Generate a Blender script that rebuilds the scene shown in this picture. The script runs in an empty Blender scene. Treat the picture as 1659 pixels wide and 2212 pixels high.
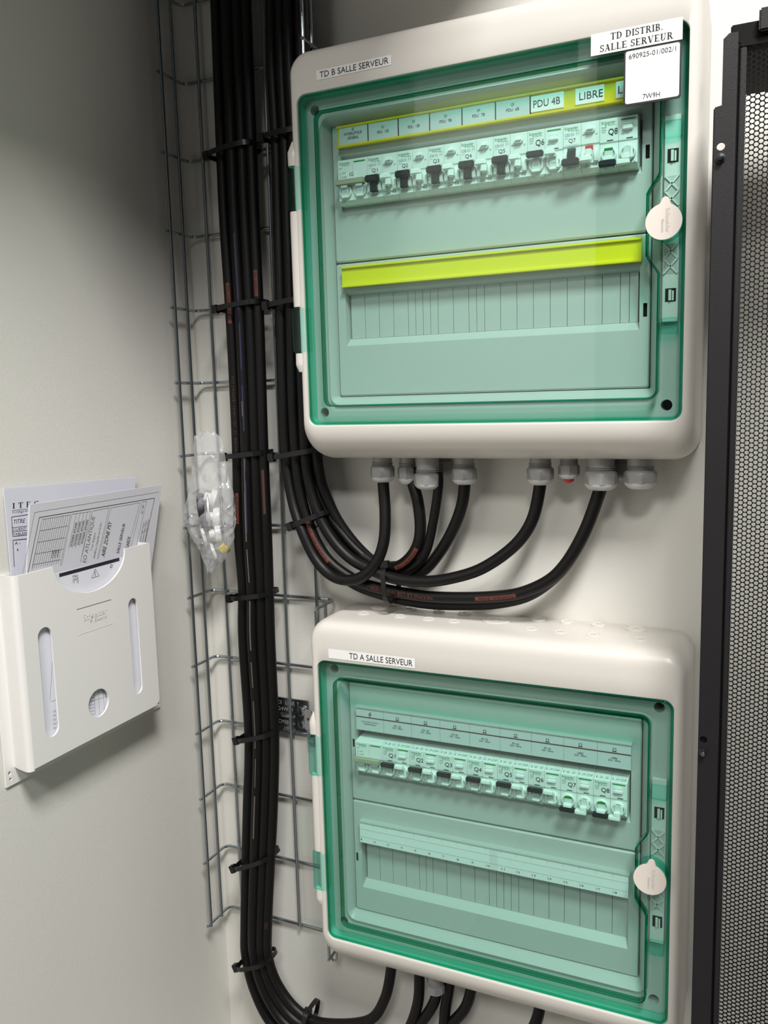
import bpy, bmesh, math, random
from mathutils import Vector, Matrix
from mathutils.geometry import tessellate_polygon

random.seed(7)
C = bpy.context.scene
COL = C.collection

# ------------------------------------------------------------------ camera
CAM = Vector((0.436306, -1.001745, -0.033814))
RGT = Vector((0.91279935, 0.40753591, -0.02668029))
UPV = Vector((-0.03037615, 0.13289272, 0.99066483))
FWD = Vector((-0.40727711, 0.90346777, -0.13368376))
FPX = 1809.88
cam = bpy.data.objects.new('camera', bpy.data.cameras.new('camera'))
COL.objects.link(cam)
cam.data.sensor_fit = 'HORIZONTAL'
cam.data.sensor_width = 36.0
cam.data.lens = 36.0 * FPX / 1659.0
cam.data.clip_start = 0.01
M = Matrix.Identity(4)
for i in range(3):
    M[i][0] = RGT[i]; M[i][1] = UPV[i]; M[i][2] = -FWD[i]; M[i][3] = CAM[i]
cam.matrix_world = M
C.camera = cam

# ------------------------------------------------------------------ light
w = bpy.data.worlds.new('world'); C.world = w; w.use_nodes = True
w.node_tree.nodes['Background'].inputs[0].default_value = (0.95, 0.97, 1.0, 1)
w.node_tree.nodes['Background'].inputs[1].default_value = 0.07
def area(name, loc, target, sx, sy, power, col, spread=180):
    l = bpy.data.lights.new(name, 'AREA'); l.shape = 'RECTANGLE'; l.size = sx; l.size_y = sy
    l.energy = power; l.color = col; l.spread = math.radians(spread)
    o = bpy.data.objects.new(name, l); COL.objects.link(o); o.location = loc
    o.rotation_euler = (Vector(target) - Vector(loc)).to_track_quat('-Z', 'Y').to_euler()
    return o
area('ceiling_panel_light', (1.04, -1.55, 1.97), (1.04, -1.55, 0), 0.62, 0.62, 112.0, (1.0, 0.985, 0.96))
area('far_ceiling_panel_light', (0.9, -3.0, 1.97), (0.9, -3.0, 0), 0.60, 0.60, 62.0, (1.0, 0.985, 0.965))
C.view_settings.view_transform = 'Standard'
C.view_settings.look = 'None'
C.view_settings.gamma = 1.0
C.view_settings.exposure = 0.0
C.view_settings.use_curve_mapping = False
C.cycles.use_denoising = True
C.cycles.max_bounces = 8
C.cycles.transparent_max_bounces = 40
C.cycles.caustics_reflective = False
C.cycles.caustics_refractive = False
C.cycles.sample_clamp_indirect = 3.0

# ------------------------------------------------------------------ materials
def lin(c):
    return tuple(((v / 255.0) / 12.92 if v / 255.0 <= 0.04045 else ((v / 255.0 + 0.055) / 1.055) ** 2.4) for v in c)
def mat(name, rgb, rough=0.5, metal=0.0, spec=0.5, bump=0.0, bscale=400, var=0.0):
    m = bpy.data.materials.new(name); m.use_nodes = True
    nt = m.node_tree; b = nt.nodes['Principled BSDF']
    c = lin(rgb)
    b.inputs['Base Color'].default_value = (*c, 1)
    b.inputs['Roughness'].default_value = rough
    b.inputs['Metallic'].default_value = metal
    b.inputs['Specular IOR Level'].default_value = spec
    tc = nt.nodes.new('ShaderNodeTexCoord')
    nz = nt.nodes.new('ShaderNodeTexNoise'); nz.inputs['Scale'].default_value = bscale
    nz.inputs['Detail'].default_value = 3
    nt.links.new(tc.outputs['Object'], nz.inputs['Vector'])
    if bump > 0:
        bp = nt.nodes.new('ShaderNodeBump'); bp.inputs['Strength'].default_value = bump
        bp.inputs['Distance'].default_value = 0.001
        nt.links.new(nz.outputs['Fac'], bp.inputs['Height'])
        nt.links.new(bp.outputs['Normal'], b.inputs['Normal'])
    if var > 0:
        mx = nt.nodes.new('ShaderNodeMix'); mx.data_type = 'RGBA'
        mx.inputs['A'].default_value = (*[x * (1 - var) for x in c], 1)
        mx.inputs['B'].default_value = (*[min(1, x * (1 + var)) for x in c], 1)
        nt.links.new(nz.outputs['Fac'], mx.inputs['Factor'])
        nt.links.new(mx.outputs['Result'], b.inputs['Base Color'])
    return m
def clear(name, T, k=0.5, gloss=0.02, refl=1.0, tint=(1, 1, 1), wrinkle=0.0):
    """clear plastic: absorption grows with the path through the sheet (T per sheet seen square on)"""
    m = bpy.data.materials.new(name); m.use_nodes = True
    nt = m.node_tree; N = nt.nodes; Lk = nt.links
    for n in list(N): N.remove(n)
    out = N.new('ShaderNodeOutputMaterial')
    lw = N.new('ShaderNodeLayerWeight')
    cosn = N.new('ShaderNodeMath'); cosn.operation = 'SUBTRACT'; cosn.inputs[0].default_value = 1.0
    Lk.new(lw.outputs['Facing'], cosn.inputs[1])
    mxn = N.new('ShaderNodeMath'); mxn.operation = 'MAXIMUM'; mxn.inputs[1].default_value = 0.12
    Lk.new(cosn.outputs[0], mxn.inputs[0])
    ex = N.new('ShaderNodeMath'); ex.operation = 'DIVIDE'; ex.inputs[0].default_value = k
    Lk.new(mxn.outputs[0], ex.inputs[1])
    cc = N.new('ShaderNodeCombineColor')
    for i in range(3):
        pw = N.new('ShaderNodeMath'); pw.operation = 'POWER'; pw.inputs[0].default_value = T[i]
        Lk.new(ex.outputs[0], pw.inputs[1]); Lk.new(pw.outputs[0], cc.inputs[i])
    tr = N.new('ShaderNodeBsdfTransparent'); Lk.new(cc.outputs[0], tr.inputs[0])
    gl = N.new('ShaderNodeBsdfGlossy'); gl.inputs['Roughness'].default_value = gloss
    gl.inputs['Color'].default_value = (*tint, 1)
    fr = N.new('ShaderNodeMath'); fr.operation = 'POWER'; fr.inputs[1].default_value = 5.0     # Schlick reflectance, same from both sides
    Lk.new(lw.outputs['Facing'], fr.inputs[0])
    fa = N.new('ShaderNodeMath'); fa.operation = 'MULTIPLY_ADD'; fa.inputs[1].default_value = 0.965; fa.inputs[2].default_value = 0.035
    Lk.new(fr.outputs[0], fa.inputs[0]); fr = fa
    fm = N.new('ShaderNodeMath'); fm.operation = 'MULTIPLY'; fm.inputs[1].default_value = refl
    Lk.new(fr.outputs[0], fm.inputs[0])
    mx = N.new('ShaderNodeMixShader'); Lk.new(fm.outputs[0], mx.inputs[0])
    Lk.new(tr.outputs[0], mx.inputs[1]); Lk.new(gl.outputs[0], mx.inputs[2])
    if wrinkle:
        tc = N.new('ShaderNodeTexCoord'); nz = N.new('ShaderNodeTexNoise'); nz.inputs['Scale'].default_value = 60
        Lk.new(tc.outputs['Object'], nz.inputs['Vector'])
        bp = N.new('ShaderNodeBump'); bp.inputs['Strength'].default_value = wrinkle; bp.inputs['Distance'].default_value = 0.004
        Lk.new(nz.outputs['Fac'], bp.inputs['Height'])
        Lk.new(bp.outputs['Normal'], gl.inputs['Normal'])
        df = N.new('ShaderNodeBsdfDiffuse'); df.inputs['Color'].default_value = (0.8, 0.8, 0.82, 1)
        m2 = N.new('ShaderNodeMixShader'); m2.inputs[0].default_value = 0.25
        Lk.new(mx.outputs[0], m2.inputs[1]); Lk.new(df.outputs[0], m2.inputs[2])
        Lk.new(m2.outputs[0], out.inputs[0])
    else:
        Lk.new(mx.outputs[0], out.inputs[0])
    return m

WALL = mat('painted_wall', (222, 220, 213), 0.42, bump=0.22, bscale=420, var=0.015)
FLOOR = mat('grey_floor', (120, 118, 114), 0.5)
CEIL = mat('ceiling_tile', (225, 224, 220), 0.8)
BOXG = mat('light_grey_plastic', (218, 213, 206), 0.3, spec=0.45, bump=0.02, bscale=900)
INNER = mat('inner_grey_plastic', (192, 192, 188), 0.42)
DARKH = mat('dark_hole', (14, 14, 14), 0.8)
GRN = clear('green_clear_plastic', (0.78, 0.935, 0.90), refl=0.8)
GRNE = clear('green_clear_edge', (0.06, 0.66, 0.50), k=0.6, refl=0.6)
GRNW = clear('green_clear_wall', (0.54, 0.93, 0.85), k=0.42, refl=0.6)
CAPG = mat('lock_cap_plastic', (226, 217, 208), 0.4)
LATCH = mat('latch_plastic', (225, 226, 220), 0.45)
YEL = mat('yellow_strip', (226, 200, 22), 0.35)
YELL = mat('yellow_strip_bright', (240, 226, 16), 0.35)
BLUEL = mat('engraved_label', (204, 209, 209), 0.45)
WHT = mat('white_label', (240, 240, 238), 0.45)
INK = mat('black_ink', (24, 22, 26), 0.5)
GINK = mat('grey_ink_and_shade', (120, 122, 124), 0.5)
SGRN = mat('green_ink', (0, 140, 60), 0.45)
REDS = mat('red_plastic', (205, 36, 34), 0.4)
DGRN = mat('green_flag', (14, 132, 40), 0.4)
DTEAL = mat('dark_green_flag', (10, 74, 62), 0.35)
BRN = mat('brown_line', (96, 52, 40), 0.5)
MOD = mat('breaker_plastic', (232, 236, 232), 0.38)
MODW = mat('white_lever', (244, 246, 242), 0.35)
MODG = mat('rocker_grey', (208, 214, 210), 0.4)
BLKP = mat('black_lever', (22, 26, 32), 0.35)
BEIGE = mat('beige_bar', (168, 164, 140), 0.4)
CABLE = mat('black_rubber', (10, 9, 9), 0.46, spec=0.3, bump=0.05, bscale=300)
ORNG = mat('orange_print', (98, 44, 28), 0.6)
DORNG = mat('faint_orange_print', (66, 38, 32), 0.6)
BLUP = mat('blue_print', (38, 40, 78), 0.5)
TIE = mat('black_nylon', (13, 13, 14), 0.3)
ZINC = mat('zinc_wire', (164, 172, 176), 0.22, metal=0.92)
STEEL = mat('galvanised_steel', (160, 164, 170), 0.27, metal=1.0, var=0.05, bscale=60)
EMB = mat('embossed_steel', (215, 218, 222), 0.35, metal=0.6)
RACK = mat('black_powder_coat', (25, 23, 25), 0.5, spec=0.35, bump=0.3, bscale=1500)
RACKD = mat('black_rack_inside', (9, 8, 8), 0.7, spec=0.2)
GLAND = mat('grey_nylon', (150, 149, 148), 0.38)
GLANDL = mat('pale_nylon', (205, 205, 204), 0.35)
HOLD = mat('white_plastic', (236, 234, 231), 0.36)
PAPER = mat('white_paper', (228, 229, 238), 0.7)
PAPG = mat('grey_copy_paper_and_shade', (206, 206, 212), 0.7)
SLEEVE = clear('clear_sleeve', (0.97, 0.97, 0.98), gloss=0.08, refl=0.8)
BAGM = clear('clear_polythene', (0.95, 0.95, 0.95), gloss=0.10, refl=1.0, wrinkle=0.9)
COVC = clear('clear_cover', (0.985, 0.985, 0.985), refl=0.6)
YELP = mat('yellow_plug', (214, 190, 70), 0.4)
DRK = mat('dark_rubber', (38, 36, 46), 0.45)

# ------------------------------------------------------------------ mesh building
V = Vector
class MB:
    def __init__(s): s.v = []; s.f = []; s.mi = []; s.mats = []; s.sm = []
    def m(s, mt):
        if mt not in s.mats: s.mats.append(mt)
        return s.mats.index(mt)
    def add(s, vs, fs, mt, smooth=False):
        b = len(s.v); k = s.m(mt)
        s.v += [V(x) for x in vs]
        for f in fs:
            s.f.append([b + i for i in f]); s.mi.append(k); s.sm.append(smooth)
    def bm(s, bm, mt, smooth=False, X=None):
        bm.verts.ensure_lookup_table()
        for i, x in enumerate(bm.verts): x.index = i
        s.add([(X @ x.co if X else x.co.copy()) for x in bm.verts], [[q.index for q in f.verts] for f in bm.faces], mt, smooth)
        bm.free()
    def box(s, a, b, mt, bev=0.0, seg=2, X=None, smooth=None):
        bm = bmesh.new(); bmesh.ops.create_cube(bm, size=1.0)
        a = V(a); b = V(b)
        for x in bm.verts:
            x.co = V([(a[i] + b[i]) / 2 + x.co[i] * abs(b[i] - a[i]) for i in range(3)])
        if bev > 0: bmesh.ops.bevel(bm, geom=list(bm.edges), offset=bev, segments=seg, affect='EDGES', clamp_overlap=True)
        s.bm(bm, mt, (bev > 0) if smooth is None else smooth, X)
    def loft(s, loops, mt, close=True, cap0=False, cap1=False, smooth=True):
        n = len(loops[0]); vs = [p for l in loops for p in l]; fs = []
        for i in range(len(loops) - 1):
            for j in range(n if close else n - 1):
                k = (j + 1) % n
                fs.append([i * n + j, i * n + k, (i + 1) * n + k, (i + 1) * n + j])
        s.add(vs, fs, mt, smooth)
        if cap0: s.add(loops[0], [list(range(n))[::-1]], mt)
        if cap1: s.add(loops[-1], [list(range(n))], mt)
    def cyl(s, p0, p1, r, mt, seg=20, r1=None, cap=True, smooth=True):
        p0 = V(p0); p1 = V(p1); r1 = r if r1 is None else r1
        t = (p1 - p0).normalized(); a = t.orthogonal().normalized(); b = t.cross(a)
        l0 = [p0 + (a * math.cos(2 * math.pi * i / seg) + b * math.sin(2 * math.pi * i / seg)) * r for i in range(seg)]
        l1 = [p1 + (a * math.cos(2 * math.pi * i / seg) + b * math.sin(2 * math.pi * i / seg)) * r1 for i in range(seg)]
        s.loft([l0, l1], mt, cap0=cap, cap1=cap, smooth=smooth)
    def lathe(s, p0, ax, prof, mt, seg=24, smooth=True):
        p0 = V(p0); t = V(ax).normalized(); a = t.orthogonal().normalized(); b = t.cross(a)
        s.loft([[p0 + t * h + (a * math.cos(2 * math.pi * i / seg) + b * math.sin(2 * math.pi * i / seg)) * r for i in range(seg)] for h, r in prof], mt, cap0=True, cap1=True, smooth=smooth)
    def tube(s, pts, r, mt, seg=10, closed=False, cap=True):
        pts = [V(p) for p in pts]; n = len(pts)
        T = []
        for i in range(n):
            if closed: t = pts[(i + 1) % n] - pts[i - 1]
            else: t = pts[min(i + 1, n - 1)] - pts[max(i - 1, 0)]
            T.append(t.normalized())
        a = T[0].orthogonal().normalized(); loops = []
        for i in range(n):
            a = (a - T[i] * a.dot(T[i])).normalized(); b = T[i].cross(a)
            loops.append([pts[i] + (a * math.cos(2 * math.pi * k / seg) + b * math.sin(2 * math.pi * k / seg)) * r for k in range(seg)])
        if closed: loops.append(loops[0])
        s.loft(loops, mt, cap0=cap and not closed, cap1=cap and not closed)
    def plate(s, outer, holes, fn, t0, t1, mt, wall=None, back=True):
        """flat plate with holes; fn(a, b, t) -> point"""
        loops = [list(outer)] + [list(h) for h in holes]
        flat = [p for l in loops for p in l]
        tris = tessellate_polygon([[V((p[0], p[1], 0)) for p in l] for l in loops])
        s.add([fn(p[0], p[1], t0) for p in flat], [list(t) for t in tris], mt)
        if back: s.add([fn(p[0], p[1], t1) for p in flat], [list(t)[::-1] for t in tris], mt)
        if t0 != t1:
            for l in loops:
                s.loft([[fn(p[0], p[1], t0) for p in l], [fn(p[0], p[1], t1) for p in l]], wall or mt, smooth=False)
    def build(s, name, parent=None, origin=None, autosmooth=40):
        o0 = V(origin) if origin is not None else V((0, 0, 0))
        me = bpy.data.meshes.new(name)
        me.from_pydata([tuple(x - o0) for x in s.v], [], s.f)
        for mt in s.mats: me.materials.append(mt)
        for p, k, sm in zip(me.polygons, s.mi, s.sm): p.material_index = k; p.use_smooth = sm
        me.validate(); me.update()
        bm = bmesh.new(); bm.from_mesh(me)
        bmesh.ops.remove_doubles(bm, verts=bm.verts, dist=1e-6)
        bmesh.ops.recalc_face_normals(bm, faces=bm.faces)
        bm.to_mesh(me); bm.free()
        if autosmooth and any(s.sm): me.set_sharp_from_angle(angle=math.radians(autosmooth))
        o = bpy.data.objects.new(name, me); COL.objects.link(o)
        if parent is not None: o.parent = parent
        elif origin is not None: o.location = o0
        return o
def tag(o, label, cat, group=None):
    o['label'] = label; o['category'] = cat
    if group: o['group'] = group
    return o
def thing(name, label, cat, loc, group=None):
    o = bpy.data.objects.new(name, None); COL.objects.link(o); o.location = loc
    o.empty_display_size = 0.02
    return tag(o, label, cat, group)
def struct(o): o['kind'] = 'structure'; return o

# ------------------------------------------------------------------ lettering
_TX = {}
def glyphs(s):
    if s not in _TX:
        cu = bpy.data.curves.new('t', 'FONT'); cu.body = s; cu.size = 1.0; cu.resolution_u = 3
        ob = bpy.data.objects.new('t', cu); COL.objects.link(ob)
        dg = bpy.context.evaluated_depsgraph_get()
        me = bpy.data.meshes.new_from_object(ob.evaluated_get(dg))
        vs = [(q.co.x, q.co.y) for q in me.vertices]; fs = [list(p.vertices) for p in me.polygons]
        bpy.data.objects.remove(ob); bpy.data.curves.remove(cu); bpy.data.meshes.remove(me)
        x0 = min(a for a, b in vs); x1 = max(a for a, b in vs); y0 = min(b for a, b in vs); y1 = max(b for a, b in vs)
        _TX[s] = ([((a - x0) / max(x1 - x0, 1e-6), (b - y0) / max(y1 - y0, 1e-6)) for a, b in vs], fs, x1 - x0, y1 - y0)
    return _TX[s]
def text(mb, s, O, X, Y, wd, ht, mt, slant=0.0):
    """writes s filling a wd x ht box whose lower left corner is O (wd None keeps the font's proportions)"""
    vs, fs, w0, h0 = glyphs(s)
    if wd is None: wd = ht * w0 / h0
    O = V(O); X = V(X); Y = V(Y)
    mb.add([O + X * (a * wd + slant * b * ht) + Y * (b * ht) for a, b in vs], fs, mt)
    return wd
def ctext(mb, s, Cn, X, Y, ht, mt, wd=None, squeeze=1.0):
    vs, fs, w0, h0 = glyphs(s)
    if wd is None: wd = ht * w0 / h0 * squeeze
    text(mb, s, V(Cn) - V(X) * (wd / 2) - V(Y) * (ht / 2), X, Y, wd, ht, mt)
def quad(mb, O, X, Y, wd, ht, mt):
    O = V(O); X = V(X); Y = V(Y)
    mb.add([O, O + X * wd, O + X * wd + Y * ht, O + Y * ht], [[0, 1, 2, 3]], mt)
def line(mb, a, b, Nn, wd, mt):
    a = V(a); b = V(b); t = (b - a).normalized(); s = t.cross(V(Nn)).normalized() * (wd / 2)
    mb.add([a + s, b + s, b - s, a - s], [[0, 1, 2, 3]], mt)
# heavy serif capitals built from strokes (x, y in cap heights)
def _arc(cx, cy, rx, ry, a0, a1, w0, w1, n=12):
    q = []
    for i in range(n):
        ps = []
        for k in (i, i + 1):
            t = math.radians(a0 + (a1 - a0) * k / n)
            ww = w0 + (w1 - w0) * abs(math.cos(t))
            ps.append(((cx + rx * math.cos(t), cy + ry * math.sin(t)), (cx + (rx - ww) * math.cos(t), cy + (ry - min(ww, w0 * 1.1)) * math.sin(t))))
        q.append((ps[0][0], ps[1][0], ps[1][1], ps[0][1]))
    return q
def _r(x0, y0, x1, y1): return [((x0, y0), (x1, y0), (x1, y1), (x0, y1))]
def _st(x): return _r(x - .09, 0, x + .09, 1) + _r(x - .17, 0, x + .17, .06) + _r(x - .17, .94, x + .17, 1)
def _ob(xa, xb, wd, y0=0, y1=1): return [((xa - wd, y0), (xa + wd, y0), (xb + wd, y1), (xb - wd, y1))]
SER = {
 'T': (.74, _st(.37) + _r(.02, .93, .72, 1) + _r(.02, .72, .07, 1) + _r(.67, .72, .72, 1)),
 'D': (.78, _st(.18) + _arc(.30, .5, .44, .5, -90, 90, .07, .19) + _r(.1, 0, .32, .07) + _r(.1, .93, .32, 1)),
 'I': (.36, _st(.18)),
 'S': (.56, _arc(.28, .74, .25, .27, 20, 270, .08, .15) + _arc(.28, .26, .26, .27, -160, 90, .08, .15) + _r(.47, .7, .52, 1) + _r(.02, 0, .07, .3)),
 'R': (.76, _st(.18) + _arc(.32, .74, .28, .26, -90, 90, .07, .17) + _r(.1, .93, .34, 1) + _r(.1, .48, .34, .55) + _ob(.64, .4, .09, 0, .5) + _r(.58, 0, .78, .06)),
 'B': (.70, _st(.18) + _arc(.30, .75, .29, .25, -90, 90, .07, .17) + _arc(.30, .26, .34, .26, -90, 90, .07, .17) + _r(.1, .93, .32, 1) + _r(.1, .48, .32, .55) + _r(.1, 0, .32, .07)),
 'A': (.78, _ob(.14, .40, .035) + _ob(.62, .38, .09) + _r(.2, .3, .56, .37) + _r(.02, 0, .26, .06) + _r(.48, 0, .78, .06)),
 'L': (.66, _st(.18) + _r(.1, 0, .62, .07) + _r(.57, 0, .62, .3)),
 'E': (.70, _st(.18) + _r(.1, 0, .64, .07) + _r(.1, .93, .60, 1) + _r(.18, .47, .44, .54) + _r(.59, 0, .64, .28) + _r(.56, .74, .61, 1) + _r(.42, .38, .46, .63)),
 'V': (.78, _ob(.38, .14, .09) + _ob(.40, .64, .035) + _r(.0, .94, .28, 1) + _r(.52, .94, .78, 1)),
 'U': (.78, _r(.09, .3, .27, 1) + _r(.56, .3, .62, 1) + _r(.02, .94, .36, 1) + _r(.46, .94, .74, 1) + _arc(.355, .3, .265, .32, 180, 360, .07, .15)),
 'C': (.72, _arc(.40, .5, .36, .51, 50, 310, .07, .19) + _r(.62, .68, .67, 1)),
 '.': (.30, _r(.07, 0, .21, .14)), ' ': (.34, []),
}
def serif(mb, s, O, X, Y, wd, ht, mt):
    tot = sum(SER[c][0] + .05 for c in s); k = wd / tot; x = 0.0; O = V(O); X = V(X); Y = V(Y)
    for c in s:
        for q in SER[c][1]:
            mb.add([O + X * ((x + a) * k) + Y * (b * ht) for a, b in q], [[0, 1, 2, 3]], mt)
        x += SER[c][0] + .05
def logo(mb, O, X, Y, wd, mt, sub=True):
    """two-line maker's mark: name with a tailed swash under it, small second word to the right"""
    O = V(O); X = V(X); Y = V(Y)
    text(mb, 'Schneider', O, X, Y, wd, wd * .2, mt)
    Nn = X.cross(Y)
    p = [O + X * wd * a + Y * wd * b for a, b in ((.37, .06), (.36, -.06), (.30, -.10), (.27, -.05), (.33, 0.0))]
    for a, b in zip(p, p[1:]): line(mb, a, b, Nn, wd * .03, mt)
    if sub: text(mb, 'Electric', O + X * wd * .46 - Y * wd * .13, X, Y, wd * .52, wd * .10, mt)

def at(px, py, d):
    """point of the plane d metres in front of the back wall that lies under pixel (px, py) of the photograph"""
    r = FWD + RGT * ((px - 829.5) / FPX) - UPV * ((py - 1106.0) / FPX)
    return CAM + r * ((-d - CAM.y) / r.y)
def atx(px, py, x):
    r = FWD + RGT * ((px - 829.5) / FPX) - UPV * ((py - 1106.0) / FPX)
    return CAM + r * ((x - CAM.x) / r.x)
def nearest(pts, px, py):
    """index of the path point that shows nearest to pixel (px, py)"""
    def e(p):
        q = p - CAM; z = q.dot(FWD)
        return (829.5 + FPX * q.dot(RGT) / z - px) ** 2 + (1106 - FPX * q.dot(UPV) / z - py) ** 2
    return min(range(len(pts)), key=lambda i: e(pts[i]))
def spline(keys, n=8):
    """Catmull-Rom through keys"""
    P = [V(k) for k in keys]; out = []
    for i in range(len(P) - 1):
        p0 = P[max(i - 1, 0)]; p1 = P[i]; p2 = P[i + 1]; p3 = P[min(i + 2, len(P) - 1)]
        for k in range(n):
            t = k / n
            out.append(0.5 * ((2 * p1) + (p2 - p0) * t + (2 * p0 - 5 * p1 + 4 * p2 - p3) * t * t + (3 * p1 - p0 - 3 * p2 + p3) * t ** 3))
    out.append(P[-1]); return out
def rrect(u0, u1, w0, w1, r, n=6):
    """rounded rectangle, counter-clockwise from the lower left corner"""
    r = min(r, (u1 - u0) / 2, (w1 - w0) / 2); L = []
    for cx, cy, a in ((u0 + r, w0 + r, 180), (u1 - r, w0 + r, 270), (u1 - r, w1 - r, 0), (u0 + r, w1 - r, 90)):
        for i in range(n + 1):
            t = math.radians(a + 90 * i / n); L.append((cx + r * math.cos(t), cy + r * math.sin(t)))
    return L
def offset(loop, d):
    n = len(loop); out = []
    for i in range(n):
        a = V(loop[i - 1]); b = V(loop[i]); c = V(loop[(i + 1) % n])
        n1 = V((b.y - a.y, a.x - b.x)); n2 = V((c.y - b.y, b.x - c.x))
        if n1.length < 1e-9: n1 = n2
        if n2.length < 1e-9: n2 = n1
        n1.normalize(); n2.normalize(); m = (n1 + n2)
        m = m / max(m.length_squared, 0.3) * 2
        q = b + m * d; out.append((q.x, q.y))
    return out
XX = V((1, 0, 0)); ZZ = V((0, 0, 1)); YY = V((0, 1, 0))

# ------------------------------------------------------------------ room
XL = -0.3074
mb = MB(); mb.box((XL, 0, -1.6), (2.4, 0.12, 2.0), WALL); struct(mb.build('wall_back'))
mb = MB(); mb.box((XL - 0.12, -3.4, -1.6), (XL, 0.12, 2.0), WALL); struct(mb.build('wall_left'))
mb = MB(); mb.box((XL - 0.12, -3.4, -1.7), (2.4, 0.12, -1.6), FLOOR); struct(mb.build('floor'))
mb = MB(); mb.box((XL - 0.12, -3.4, 2.0), (2.4, 0.12, 2.1), CEIL); struct(mb.build('ceiling'))

# ------------------------------------------------------------------ distribution boards
S = 0.001033          # one module millimetre in scene metres
MX0 = -0.0190         # left edge of the first breaker in board coordinates
DM = 0.095            # breaker faces, in front of the wall
OUT = (-0.0785, 0.378, -0.335, 0.138)
DOOR = (-0.0642, 0.3635, -0.2919, 0.0870)
RING = (-0.0425, 0.3402, -0.2705, 0.0660)
PL = (-0.0340, 0.3290, -0.2585, 0.0540)
def rect(u0, u1, w0, w1): return [(u0, w0), (u1, w0), (u1, w1), (u0, w1)]
def circle(u, w_, r, n=20): return [(u + r * math.cos(2 * math.pi * i / n), w_ + r * math.sin(2 * math.pi * i / n)) for i in range(n)]

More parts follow.
